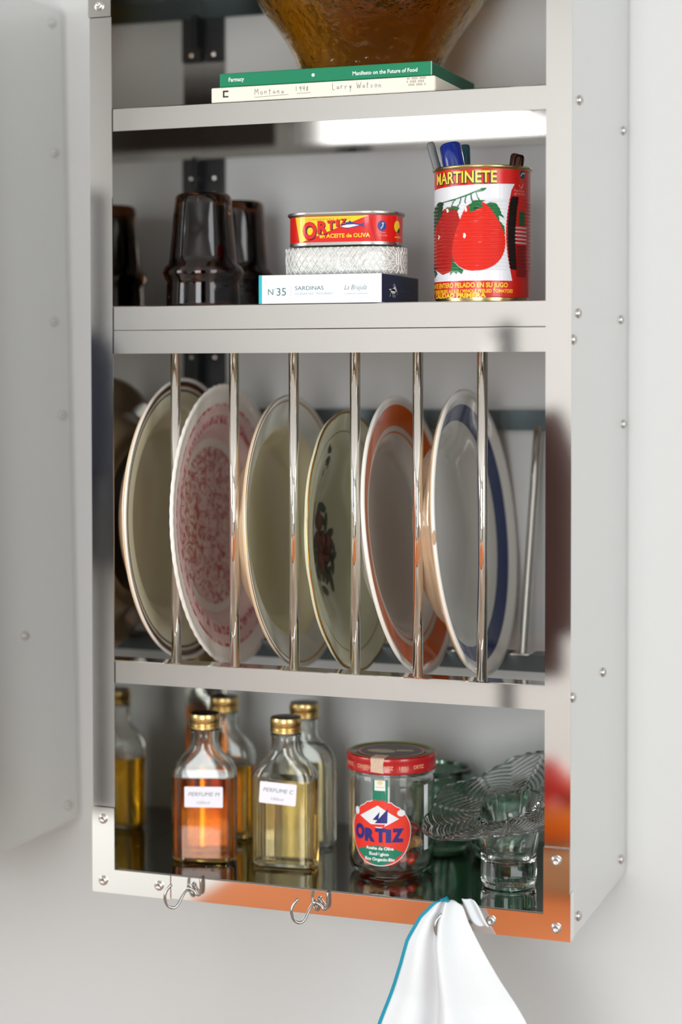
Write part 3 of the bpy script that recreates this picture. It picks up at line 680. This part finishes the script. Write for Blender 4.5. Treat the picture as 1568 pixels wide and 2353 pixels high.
# ------------------------------------------------------------------ bottom shelf
ZB = .0252
CLEAR = glass('clear_glass', (250, 252, 250)); CAPG = mat('gold_cap', (222, 194, 132), .28, 1); CAPT = mat('dark_cap_top', (70, 52, 34), .3, 1)
def rr_pts(w, d, r, n=6):
    out = []
    for cx, cy, a0 in ((w / 2 - r, d / 2 - r, 0), (-w / 2 + r, d / 2 - r, PI / 2), (-w / 2 + r, -d / 2 + r, PI), (w / 2 - r, -d / 2 + r, 1.5 * PI)):
        for k in range(n + 1):
            a = a0 + PI / 2 * k / n; out.append((cx + r * math.cos(a), cy + r * math.sin(a)))
    return out
def loft(bm, secs, n=6, cap0=True, cap1=True):
    """secs: (w, d, corner radius, z)"""
    rings = [[bm.verts.new((x, y, z)) for x, y in rr_pts(w, d, min(r, w / 2 - 1e-5, d / 2 - 1e-5), n)] for w, d, r, z in secs]
    m = len(rings[0])
    for A, B in zip(rings, rings[1:]):
        for i in range(m): bm.faces.new((A[i], A[(i + 1) % m], B[(i + 1) % m], B[i]))
    if cap0: bm.faces.new(rings[0][::-1])
    if cap1: bm.faces.new(rings[-1])
BOT = [(.058, .026, .008, 0), (.064, .031, .010, .0015), (.0668, .034, .0115, .005), (.0670, .0345, .0115, .088), (.0655, .0340, .0120, .0945), (.0600, .0325, .0125, .1010), (.0500, .0310, .0150, .1075), (.0390, .0300, .0149, .1130), (.0330, .0296, .0147, .1170), (.0305, .0290, .0144, .1230), (.0300, .0286, .0142, .1330), (.0316, .0316, .0157, .1340), (.0316, .0316, .0157, .1365), (.0270, .0270, .0134, .1375), (.0270, .0270, .0134, .1440)]
def inset(secs, t, z0, ztop=None, zmax=None):
    out = []
    for w, d, r, z in secs:
        if z < z0: continue
        if zmax and z > zmax: break
        out.append((w - 2 * t, d - 2 * t, max(r - t, .002), z))
    return out
def interp(secs, z):
    for a, b in zip(secs, secs[1:]):
        if a[3] <= z <= b[3]:
            t = (z - a[3]) / (b[3] - a[3] + 1e-9); return tuple(a[i] + (b[i] - a[i]) * t for i in range(3)) + (z,)
    return secs[-1]
def bottle(label, x, y, yaw, liquid, level, lab=None, capped=True, s=1.0, group='flat glass bottles on the bottom shelf'):
    t = thing('bottle', label, 'bottle', (x, y, ZB), (0, 0, yaw), group); t.scale = (s, s, s)
    bm = bmesh.new(); loft(bm, BOT, 6, True, False)
    th = .0024
    ins = [(.056, .022, .007, .0045)] + inset(BOT, th, .0049)
    loft(bm, ins, 6, True, False)
    # rim between the outer and inner neck
    vs = [v for v in bm.verts if abs(v.co.z - .1440) < 1e-5]; m = 28
    O, I = vs[:m], vs[m:2 * m]
    for i in range(m): bm.faces.new((O[i], I[i], I[(i + 1) % m], O[(i + 1) % m]))
    me_o = fin('glass_body', bm, CLEAR, t, True, angle=60)
    if liquid is not None:
        q = [(.0562, .0222, .0072, .0044)] + [(w, d, r, z) for w, d, r, z in inset(BOT, th - .0002, .0049, zmax=level)]
        q.append((lambda a: (a[0] - 2 * (th - .0002), a[1] - 2 * (th - .0002), max(a[2] - th, .002), level))(interp(BOT, level)))
        bm = bmesh.new(); loft(bm, q, 6); fin('liquid', bm, liquid, t, True, angle=60)
    if capped:
        bm = bmesh.new(); z0 = .1378
        pf = [(.0152, 0), (.0160, .0006), (.0160, .0034), (.0153, .0040), (.0160, .0048), (.0160, .0060), (.0153, .0068), (.0161, .0078), (.0163, .0138), (.0156, .0156), (.0148, .0158), (0, .0156)]
        lathe(bm, [(0, 0.0070), (.0140, .0070), (.0140, 0)] + pf, 48, mis=[0] * (len(pf) + 1) + [1]); c = fin('screw_cap', bm, [CAPG, CAPT], t, True, (0, 0, z0), angle=40)
    if lab:
        fy = -.01725; w2, h2, zc, rot, l1, l2, xo = lab
        cr, sr = math.cos(rot), math.sin(rot)
        def lm(u, v, off): return (xo + u * cr - v * sr, fy - off, zc + u * sr + v * cr)
        rrp = [(a, b) for a, b in rr_pts(w2, h2, .0014, 4)]
        bm = bmesh.new(); A = [bm.verts.new(lm(a, b, .0001)) for a, b in rrp]; B = [bm.verts.new(lm(a, b, .0003)) for a, b in rrp]
        bm.faces.new(A); bm.faces.new(B)
        for i in range(len(A)): bm.faces.new((A[i], A[(i + 1) % len(A)], B[(i + 1) % len(A)], B[i]))
        lb = fin('sticker', bm, mat('paper_sticker', (236, 234, 242), .6), t)
        art('handwriting', lb, mat('faded_green_ink', (104, 132, 136), .6), [text(l1, -w2 * .40, .0010, .0042, w2 * .82, shear=.2), text(l2, -w2 * .18, -.0072, .0030, w2 * .34, shear=.2, bold=-.01)], lm, .0004)
    return t
def liq(name, rgb): return mat(name, rgb, 0.0, trans=1, ior=1.34)
AMB = liq('amber_perfume', (230, 132, 40)); PALE = liq('pale_gold_perfume', (246, 222, 166)); WATER = liq('clear_perfume', (240, 242, 236)); GOLDL = liq('gold_perfume', (238, 198, 84))
bottle('front left bottle of dark amber perfume with a white sticker', .0965, .0640, math.radians(17), AMB, .0880, (.0400, .0216, .0690, 0, 'PERFUME M', '100ml', .001))
bottle('front bottle of pale straw perfume with a tilted white sticker', .1845, .0720, math.radians(7), PALE, .0905, (.0390, .0222, .0775, -.06, 'PERFUME C', '100ml', -.004))
bottle('bottle of yellow liquid behind the amber perfume, mostly hidden', .0760, .1610, math.radians(10), GOLDL, .0800)
bottle('clear bottle standing behind the pale straw perfume', .1720, .1560, math.radians(10), WATER, .1100)

# jar
jx, jy = .2915, .0950; JR = .0415
jar = thing('preserve_jar', 'glass jar with a red lid and round red label, holding dried chillies', 'jar', (jx, jy, ZB)); jar.scale = (1.08, 1.08, 1.08)
bm = bmesh.new()
o = [(0, 0), (.030, 0), (.0345, .0012), (.0385, .0050), (.0400, .0100), (.0403, .020), (.0405, .086), (.0398, .0905), (.0412, .0940), (.0418, .0965), (.0412, .0985), (.0400, .0995), (.0395, .1080)]
i = [(.0370, .1080), (.0372, .0960), (.0368, .0900), (.0378, .084), (.0378, .020), (.0372, .0105), (.0340, .0050), (0, .0040)]
lathe(bm, o + i, 72); fin('glass_body', bm, CLEAR, jar, True)
LIDR = mat('red_lid', (178, 24, 30), .25, coat=.4); LIDG = mat('green_lid_ring', (112, 134, 70), .3); LIDD = mat('dark_lid_top', (88, 60, 48), .25, coat=.5)
bm = bmesh.new()
lathe(bm, [(0, .0015), (.0405, .0015), (.0408, 0), (.0424, 0), (.0428, .0020), (.0424, .0032), (.0424, .0105), (.0428, .0118), (.0422, .0140), (.0400, .0150), (.0385, .0152), (.0372, .0140), (0, .0138)], 96, mis=[0] * 9 + [1, 1, 2])
lid = fin('lid', bm, [LIDR, LIDG, LIDD], jar, True, (0, 0, .0985), angle=45)
def lm(u, v, off):
    a = u / .0424 - PI / 2; return ((.0424 + off) * math.cos(a), (.0424 + off) * math.sin(a), v)
art('lettering', lid, mat('lid_gold_print', (214, 160, 120), .4), [text('ORTIZ', -.040, .0044, .0036, .0120, bold=.03), text('CONSERVAS', -.0220, .0044, .0036, .0190, bold=.03), text('ORTIZ', .0035, .0044, .0036, .0120, bold=.03), text('1891', .0210, .0044, .0034, .0086, bold=.03), text('ORTIZ', .0350, .0044, .0036, .0120, bold=.03)], lm, .0002, .003)
lt = lambda u, v, off: (u, v, .0141 + off)
art('lid_picture', lid, mat('lid_cream_print', (190, 178, 150), .4), [ell(-.008, -.006, .014, .008, 24), poly([(.006, -.004), (.022, .002), (.018, .008), (.004, .004)])], lt, .0003)
art('lid_picture', lid, LIDR, [ell(0, 0, .032, .032, 40)], lt, .00015)
art('lid_picture', lid, mat('lid_mask_print', (74, 56, 44), .3), [ell(0, 0, .029, .029, 40)], lt, .0002)
bm = bmesh.new()   # torn paper seal running over the lid
prism(bm, [(-.006, .0020), (.0068, .0010), (.0062, .0100), (.0075, .0148), (-.0062, .0146), (-.0058, .0080)], -.0428, -.0420)
box(bm, -.006, .0072, -.0425, -.028, .0150, .0154)
sl = fin('paper_seal', bm, mat('worn_seal_paper', (206, 178, 156), .6, noise=.2, nscale=400), lid); sl.rotation_euler = (0, 0, .0)
JL = .0404
def jm(u, v, off):
    a = u / JL - PI / 2 + .42 - .34; return ((JL + off) * math.cos(a), (JL + off) * math.sin(a), v)
JRED = mat('jar_label_red', (226, 52, 34), .4); JG = mat('jar_label_green', (18, 122, 92), .4); JBL = mat('jar_label_blue', (34, 36, 116), .4); JW = mat('jar_label_white', (226, 228, 230), .45)
cx0, cz0, rr0 = -.0020, .0430, .0300
blob = []
for k in range(64):
    a = 2 * PI * k / 64; q = rr0 * (1 + .012 * math.sin(5 * a) + (.02 * math.sin(23 * a) if PI * .25 < a < PI * .8 else 0)); blob.append((cx0 + q * math.cos(a), cz0 + .0004 + q * math.sin(a) * 1.01))
art('paper_label', jar, JW, [poly([(cx0 + (x - cx0) * 1.02, cz0 + (y - cz0) * 1.025) for x, y in blob])], jm, .00008, .003)
art('round_label', jar, JRED, [poly(blob)], jm, .0002, .003)
art('label_lens', jar, JG, [poly([(cx0 - .0235 + .047 * t, cz0 - .0170 + .0075 * math.sin(PI * t) * .75) for t in [i / 16 for i in range(17)]] + [(cx0 + .0235 - .047 * t, cz0 - .0170 - .0125 * math.sin(PI * t)) for t in [i / 16 for i in range(17)]][1:-1])], jm, .0003, .003)
art('label_diamond', jar, JW, [poly([(cx0 - .0200, cz0 + .0150), (cx0 - .0010, cz0 + .0262), (cx0 + .0190, cz0 + .0142), (cx0, cz0 + .0040)]), ell(cx0 + .021, cz0 + .0195, .004, .0032, 9), ell(cx0 - .024, cz0 + .019, .003, .004, 7)], jm, .0003, .003)
art('label_ship', jar, JBL, [poly([(cx0 - .004, cz0 + .0095), (cx0 + .0085, cz0 + .0235), (cx0 + .0080, cz0 + .0100)]), poly([(cx0 - .006, cz0 + .0125), (cx0 + .001, cz0 + .0205), (cx0 - .0005, cz0 + .0125)])], jm, .0004, .003)
art('label_ship', jar, JRED, [poly([(cx0 - .010, cz0 + .0082), (cx0 + .006, cz0 + .0090), (cx0 + .005, cz0 + .0062), (cx0 - .0085, cz0 + .0062)])], jm, .0004, .003)
art('lettering', jar, JBL, [text('O', cx0 - .0265, cz0 - .0058, .0138, .0118, bold=.075), text('R', cx0 - .0145, cz0 - .0070, .0122, .0110, bold=.07), text('T', cx0 - .0035, cz0 - .0070, .0130, .0105, bold=.07), text('I', cx0 + .0066, cz0 - .0070, .0122, .0050, bold=.07), text('Z', cx0 + .0120, cz0 - .0065, .0126, .0115, bold=.07)], jm, .0004, .003)
art('lettering', jar, JW, [text('Aceite de Oliva', cx0 - .0130, cz0 - .0150, .0030, .0270, bold=.04), text('Ecológico', cx0 - .0095, cz0 - .0202, .0030, .0190, bold=.04), text('Eco Organic-Bio', cx0 - .0140, cz0 - .0252, .0030, .0290, bold=.04)], jm, .0004, .003)
art('neck_strip', jar, JG, [rect(cx0 - .0060, cz0 + .0290, cx0 + .0085, cz0 + .0500)], jm, .0001, .003)
art('neck_strip', jar, JW, [rect(cx0 - .0042, cz0 + .0400, cx0 + .0062, cz0 + .0500)], jm, .0002, .003)
art('neck_strip', jar, mat('pale_yellow_print', (226, 206, 130), .5), [ell(cx0 + .001, cz0 + .0475, .0026, .0020, 12), rect(cx0 - .003, cz0 + .0428, cx0 + .005, cz0 + .0438)], jm, .0003, .003)
art('side_label', jar, JW, [rect(.0440, .0250, .0500, .0860)], jm, .0001, .003)
CH = [mat('dried_chilli_red', (236, 70, 36), .25, noise=.3, nscale=80, coat=.6), mat('dried_chilli_orange', (250, 172, 96), .3, noise=.3, nscale=90, coat=.5), mat('dried_chilli_dark', (176, 44, 30), .3, noise=.3, nscale=80, coat=.6)]
rr = random.Random(4)
for layer, (z, n, rad) in enumerate(((.0135, 7, .0235), (.0260, 7, .0235), (.0380, 4, .0240))):
    for k in range(n):
        a = 2 * PI * k / n + layer * .5 + (-.2 if n == 4 else 0)
        bm = bmesh.new()
        L = .0125; pts = []; rad_ = []
        for q in range(7):
            t = q / 6; pts.append(((t - .5) * 2 * L, .004 * math.sin(t * 3 + k), .0018 * math.sin(5 * t + k))); rad_.append(max(.0009, .0064 * math.sin(PI * min(1, .16 + t * .84)) ** .7 * (1 - .35 * t)))
        tube(bm, pts, rad_, 12)
        for v in bm.verts: v.co += Vector((math.sin(v.co.y * 900 + k), math.sin(v.co.z * 1100), math.cos(v.co.x * 700))) * .0004
        c = fin('dried_chilli', bm, CH[(k * 2 + layer) % 3], None, True, (jx + 1.08 * rad * math.cos(a), jy + 1.08 * rad * math.sin(a), ZB + 1.08 * z - .0010))
        c.rotation_euler = (rr.uniform(-.3, .3), rr.uniform(-.25, .25), a + PI / 2 + rr.uniform(-.25, .25))
        tag(c, 'shrivelled red and orange dried chilli inside the lidded glass jar', 'chilli', 'dried chillies in the jar')

# green glass jars behind
GRG = glass('green_glass', (182, 222, 202), .0)
def green_jar(label, x, y, R0, H0):
    t = thing('green_jar', label, 'jar', (x, y, ZB), (0, 0, 0), 'green glass jars at the back')
    bm = bmesh.new()
    lathe(bm, [(0, 0), (R0 * .80, 0), (R0 * .95, .003), (R0, .010), (R0, H0 * .72), (R0 * .96, H0 * .76), (R0 * .93, H0 * .78), (R0 * .99, H0 * .80), (R0 * .99, H0 * .99), (R0 * .95, H0), (R0 * .90, H0), (R0 * .88, H0 * .80), (R0 * .90, H0 * .70), (R0 * .90, .014), (R0 * .80, .007), (0, .006)], 64)
    fin('glass_body', bm, GRG, t, True)
green_jar('pale green glass jar behind the red-lidded jar, its base showing on the right', .3115, .1980, .0345, .0860)
green_jar('darker green glass jar behind the leaf candle holder', .3860, .1830, .0335, .0780)

# leaf shaped glass holder
vx, vy = .4195, .0790
PETAL = glass('moulded_clear_glass', (246, 250, 248), .0, 1.46)
ho = thing('candle_holder', 'clear moulded glass holder with a wide tilted leaf-patterned brim', 'candle holder', (vx, vy, ZB))
bm = bmesh.new()
n = 360
base_o = [(0, .0), (.0235, .0), (.0262, .0012), (.0275, .006), (.0280, .014), (.0275, .028), (.0280, .036), (.0295, .043)]
def brim(r, a, side, t):
    x, y = r * math.cos(a), r * math.sin(a)
    z = .0775 + .22 * x + .30 * y + .010 * t * t + .0040 * t * t * math.cos(4 * a + .6)
    ph = ((a * 7 / (2 * PI)) % 1) - .5          # seven pressed leaves round the brim
    vein = .0013 * math.sin(46 * t * 1.2 + 34 * abs(ph)) * min(1, t * 4) * (1 - .4 * t) + .0016 * math.exp(-(ph / .03) ** 2)
    R_ = r * (1 + t * (.05 * math.cos(7 * a) + .04 * math.cos(a - 3.6)))
    return R_, z + side * .0015 + (vein if side > 0 else 0)
rings = []
for r, z in base_o:
    rings.append([bm.verts.new((0, 0, z))] if r == 0 else [bm.verts.new((r * math.cos(2 * PI * i / n), r * math.sin(2 * PI * i / n), z)) for i in range(n)])
NB = 36
for side in (-1, 1):
    ks = range(NB + 1) if side < 0 else range(NB, -1, -1)
    for k in ks:
        r = .0330 + (.080 - .0330) * k / NB if side < 0 else .0285 + (.0795 - .0285) * k / NB
        ring = []
        for i in range(n):
            a = 2 * PI * i / n; q, z = brim(r, a, side, k / NB); xx = q * math.cos(a); xx = xx if xx < .06 else .06 + (xx - .06) * .62; ring.append(bm.verts.new((xx, q * math.sin(a), z)))
        rings.append(ring)
for r, z in [(.0250, .0600), (.0238, .0540), (.0228, .0440), (.0222, .0300), (.0205, .0250), (0, .0245)]:
    rings.append([bm.verts.new((0, 0, z))] if r == 0 else [bm.verts.new((r * math.cos(2 * PI * i / n), r * math.sin(2 * PI * i / n), z)) for i in range(n)])
for A, B in zip(rings, rings[1:]):
    for i in range(n):
        j = (i + 1) % n
        if len(A) == 1: bm.faces.new((A[0], B[i], B[j]))
        elif len(B) == 1: bm.faces.new((A[i], A[j], B[0]))
        else: bm.faces.new((A[i], A[j], B[j], B[i]))
fin('glass_body', bm, PETAL, ho, True)

# ------------------------------------------------------------------ hooks and cloth on the bottom band
HW = mat('hook_wire', (168, 166, 162), .18, 1)
def hook(label, x, z):
    t = thing('wire_hook', label, 'hook', (x, -.0024, z), (0, 0, 0), 'wire hooks on the bottom band')
    P = [(-.0120, -.024, .0090), (-.0165, -.026, .0030), (-.0180, -.027, -.0040), (-.0160, -.025, -.0120), (-.0110, -.022, -.0150), (-.0075, -.018, -.0120), (-.0050, -.012, -.0040), (-.0020, -.006, .0010), (.0030, -.0030, -.0020), (.0060, -.0026, -.0052), (.0092, -.0024, -.0040), (.0102, -.0022, .0020), (.0100, -.0022, .0090), (.0100, -.0010, .0114), (.0100, .0040, .0120)]
    bm = bmesh.new(); tube(bm, smooth_path(P, 6), .00150, 12); fin('wire', bm, HW, t, True)
    bm = bmesh.new()
    pts = [(-.0030 + .0030 * k / 40, -.0068 + .0023 * math.cos(k * .9) + .0015, .0012 + .0023 * math.sin(k * .9)) for k in range(29)]
    tube(bm, pts, .0009, 8); fin('coil', bm, HW, t, True)
hook('wire hook on the bottom band under the dark amber perfume', .1130, .0135)
hook('wire hook on the bottom band near its middle, under the red-lidded jar', .2490, .0125)
hook('wire hook hidden behind the top of the hanging white cloth', .3950, .0125)

CLOTH = mat('white_cloth', (236, 236, 238), .9, bump=.25, bscale=1400, sss=.15); HEM = mat('teal_hem', (28, 150, 178), .8, bump=.4, bscale=2500)
cl = thing('tea_towel', 'white cloth with a turquoise hem hanging from the bottom band', 'cloth', (.392, -.02, .030))
ledge = [(.0320, .3800), (.0290, .3735), (.0160, .3610), (-.0060, .3490), (-.0300, .3420), (-.0500, .3350), (-.0669, .3285), (-.0899, .3195), (-.16, .296), (-.30, .262)]
redge = [(.0320, .3960), (.0290, .4020), (.0160, .4080), (-.0060, .4210), (-.0370, .4395), (-.0724, .4620), (-.0899, .4710), (-.16, .505), (-.30, .560)]
def at(tab, z):
    for (a, x), (b, y) in zip(tab, tab[1:]):
        if b <= z <= a: return x + (y - x) * (a - z) / (a - b)
    return tab[-1][1]
def cloth_y(u, s):
    # s 0..1 down the cloth, u 0..1 left to right
    base = -.020 - .014 * math.sin(PI * min(1, s * 3)) * .5
    A = .010 + .055 * s
    f = -A * math.exp(-((u - .50) / .15) ** 2) + A * .75 * math.exp(-((u - .36) / .07) ** 2) - A * .35 * math.exp(-((u - .18) / .12) ** 2) - A * .25 * math.exp(-((u - .78) / .12) ** 2) * min(1, s * 3)
    return base + f
bm = bmesh.new(); NU, NV = 60, 70; g = []
for v in range(NV + 1):
    s = v / NV; z = .0320 - .33 * s ** 1.15
    a, b = at(ledge, max(z, -.2999)), at(redge, max(z, -.2999)); row = []
    for u in range(NU + 1):
        t = u / NU; x = a + (b - a) * t
        zt = z + (.003 * math.sin(PI * t) if v < 3 else 0)
        row.append(bm.verts.new((x - .392, cloth_y(t, s) + .02, zt - .030)))
    g.append(row)
for v in range(NV):
    for u in range(NU): bm.faces.new((g[v][u], g[v][u + 1], g[v + 1][u + 1], g[v + 1][u]))
hp = [g[v][0].co.copy() for v in range(NV + 1)]; topp = [g[0][u].co.copy() for u in range(0, NU + 1, 4)]
for_h = [Vector((p.x, p.y - .0006, p.z)) for p in hp]
w_ = fin('cloth_panel', bm, CLOTH, cl, True); md = w_.modifiers.new('thick', 'SOLIDIFY'); md.thickness = .0008
bm = bmesh.new(); tube(bm, [Vector((p.x, p.y - .0006, p.z + .0003)) for p in reversed(topp[:10])] + for_h, .0016, 8); fin('hem', bm, HEM, cl, True)
bm = bmesh.new(); g = []
fl_ = [(.0330, .3960, .4100), (.0260, .3990, .4155), (.0160, .4030, .4195), (.0095, .4080, .4240), (.0085, .4120, .4245)]
for z, a, b in fl_:
    g.append([bm.verts.new((a + (b - a) * t / 10 - .392, .02 - .0085 - .0022 * math.sin(t * .9), z - .030 + .0004 * math.sin(t))) for t in range(11)])
for A, B in zip(g, g[1:]):
    for i in range(10): bm.faces.new((A[i], A[i + 1], B[i + 1], B[i]))
w_ = fin('cloth_corner', bm, CLOTH, cl, True); md = w_.modifiers.new('thick', 'SOLIDIFY'); md.thickness = .0009; md2 = w_.modifiers.new('s', 'SUBSURF'); md2.levels = 2; md2.render_levels = 2

# ------------------------------------------------------------------ unseen furniture, added in front of the racks for the steel to mirror
BM = mat('black_tube', (30, 30, 32), .4)
cr = thing('added_clothes_rail', 'black clothes rail standing left of the camera, added for a dark bar in the steel reflections', 'clothes rail', (-1.33, -1.75, ZF))  # unseen rail, added as a dark bar for the left stile to mirror
bm = bmesh.new(); tube(bm, [(-.42, 0, .02), (-.42, 0, 2.05), (.42, 0, 2.05), (.42, 0, .02)], .015, 12); fin('frame', bm, BM, cr, True)
for x in (-.42, .42):
    bm = bmesh.new(); box(bm, x - .015, x + .015, -.22, .22, 0, .03, .004); fin('foot', bm, BM, cr)
cs = thing('added_coat_stand', 'black coat stand carrying the brown coat, added unseen for the steel reflections', 'coat stand', (-.055, -1.83, ZF))
bm = bmesh.new(); tube(bm, [(0, 0, .02), (0, 0, 1.78)], .016, 14); fin('pole', bm, BM, cs, True)
for k in range(3):
    a = k * 2 * PI / 3; bm = bmesh.new(); tube(bm, [(0, 0, .06), (.25 * math.cos(a), .25 * math.sin(a), .015)], .014, 10); fin('leg', bm, BM, cs, True)
bm = bmesh.new(); tube(bm, [(0, 0, 1.74), (0, .10, 1.76)], .006, 8); fin('peg', bm, BM, cs, True)
def coat(label, x, w, top, h, m, bar):  # unseen coats, added as dark shapes for the stiles to mirror
    t = thing('coat', label, 'coat', (x, -1.75, top), (0, 0, 0), 'coats added for reflections')
    bm = bmesh.new(); secs = []
    for zz, ww, dd in ((-h, w * 1.02, .11), (-h * .6, w * .98, .12), (-.34, w * .94, .12), (-.16, w * .96, .11), (-.06, w * .70, .09), (-.015, w * .34, .07), (0, w * .22, .05)):
        secs.append((ww, dd, dd * .45, zz))
    loft(bm, secs, 6); fin('body', bm, m, t, True)
    for s_ in (-1, 1):
        bm = bmesh.new(); tube(bm, smooth_path([(s_ * w * .34, 0, -.07), (s_ * w * .47, .01, -h * .3), (s_ * w * .50, .03, -h * .6), (s_ * w * .50, .05, -h * .85)], 4), .045, 12); fin('sleeve', bm, m, t, True)
    bm = bmesh.new(); tube(bm, smooth_path([(0, 0, -.01), (0, 0, .03), (0, .0, bar - top)], 4), .003, 8); fin('hanger_hook', bm, CHROME, t, True)
coat('dark brown coat on the clothes rail, added as a dark reflection for the right stile', -.075, .30, .515, .56, mat('brown_wool', (66, 38, 32), .85, noise=.2, nscale=40), ZF + 1.757)
coat('navy jacket on the clothes rail, added as a dark reflection for the left stile', -1.02, .24, .66, .40, mat('navy_wool', (34, 38, 52), .85, noise=.2, nscale=40), ZF + 2.064)
OW = mat('orange_wood', (214, 122, 66), .85, noise=.15, nscale=9)
tb_ = thing('added_table', 'orange-brown wooden table below the racks, added for the orange reflection in the bottom band', 'table', (.10, -2.6, ZF))  # unseen table, added to put orange into the bottom band
bm = bmesh.new(); box(bm, -1.25, 1.25, .98, 1.72, .76, .80, .006); fin('tabletop', bm, OW, tb_)
for x in (-1.16, 1.16):
    for y in (1.06, 1.62):
        bm = bmesh.new(); box(bm, x - .03, x + .03, y - .03, y + .03, 0, .76, .004); fin('leg', bm, OW, tb_)
dk = thing('added_cabinet', 'tall dark grey cabinet on the opposite wall, added for dark reflections in the rear rails', 'cabinet', (-1.77, -3.85, .00))  # unseen cabinet, added so the rear steel mirrors something dark
bm = bmesh.new(); box(bm, -.22, .22, -.19, .19, -.1, .42, .004); fin('cabinet_body', bm, mat('charcoal_lacquer', (34, 38, 42), .4), dk)
for k in range(2):
    bm = bmesh.new(); box(bm, -.215 + .218 * k, -.003 + .218 * k, .191, .205, -.09, .41, .003); fin('door', bm, mat('charcoal_lacquer', (34, 38, 42), .4), dk)

ps = thing('added_paper', 'white paper spread on the wooden table, added for the white reflection in the bottom band', 'paper', (-.75, -1.24, ZF + .80))  # added to whiten the left end of the bottom band reflection
bm = bmesh.new(); box(bm, -.35, .35, -.36, .34, .0002, .0030); fin('sheet', bm, mat('white_paper', (236, 234, 228), .8), ps)
wb = thing('added_crate', 'shallow pale wooden crate added under the orange bowl to raise its reflection', 'crate', (.12, -1.46, ZF + .8002))  # added only to lift the bowl to the right height in the stile
bm = bmesh.new(); box(bm, -.14, .14, -.11, .11, 0, .064, .004); fin('crate_body', bm, mat('pale_wood', (206, 170, 128), .7, noise=.1, nscale=14), wb)
rb = thing('added_fruit_bowl', 'orange enamel bowl of red apples on the crate, added for the reflection in the right stile', 'bowl', (.12, -1.46, ZF + .8644))  # unseen bowl and apples, added for red and orange in the stile
bm = bmesh.new(); lathe(bm, [(0, 0), (.05, 0), (.10, .03), (.135, .085), (.130, .086), (.095, .036), (.045, .010), (0, .009)], 40); fin('bowl_body', bm, mat('orange_enamel', (236, 126, 26), .3), rb, True)
for k, (x, y, z) in enumerate(((-.045, -.02, .050), (.045, -.03, .050), (0, .050, .052), (0, 0, .105))):
    bm = bmesh.new(); bmesh.ops.create_uvsphere(bm, u_segments=24, v_segments=14, radius=.038)
    tag(fin('red_apple', bm, mat('apple_skin', (190, 34, 24), .35, noise=.2, nscale=30), None, True, (.12 + x, -1.46 + y, ZF + .8644 + z)), ('front left', 'front right', 'rear', 'topmost')[k] + ' red apple added in the unseen orange bowl on the crate', 'apple', 'apples in the orange bowl')

ct = thing('curtain', 'dark brown floor-length curtain beside the front fill, added to keep the shelf reflection dark', 'curtain', (1.85, -3.93, ZF))  # dark drape added to block the bright reflection under the upper shelf
bm = bmesh.new(); g = [[bm.verts.new((x / 60 * .96 - .48, .045 * math.sin(x * .75), z)) for x in range(61)] for z in (.03, 1.4, 2.72)]
for A, B in zip(g, g[1:]):
    for i in range(60): bm.faces.new((A[i], A[i + 1], B[i + 1], B[i]))
w_ = fin('fabric', bm, mat('brown_curtain', (52, 40, 36), .9), ct, True); md = w_.modifiers.new('thick', 'SOLIDIFY'); md.thickness = .003
bm = bmesh.new(); tube(bm, [(-.55, 0, 2.76), (.52, 0, 2.76)], .014, 12); fin('rod', bm, BM, ct, True)
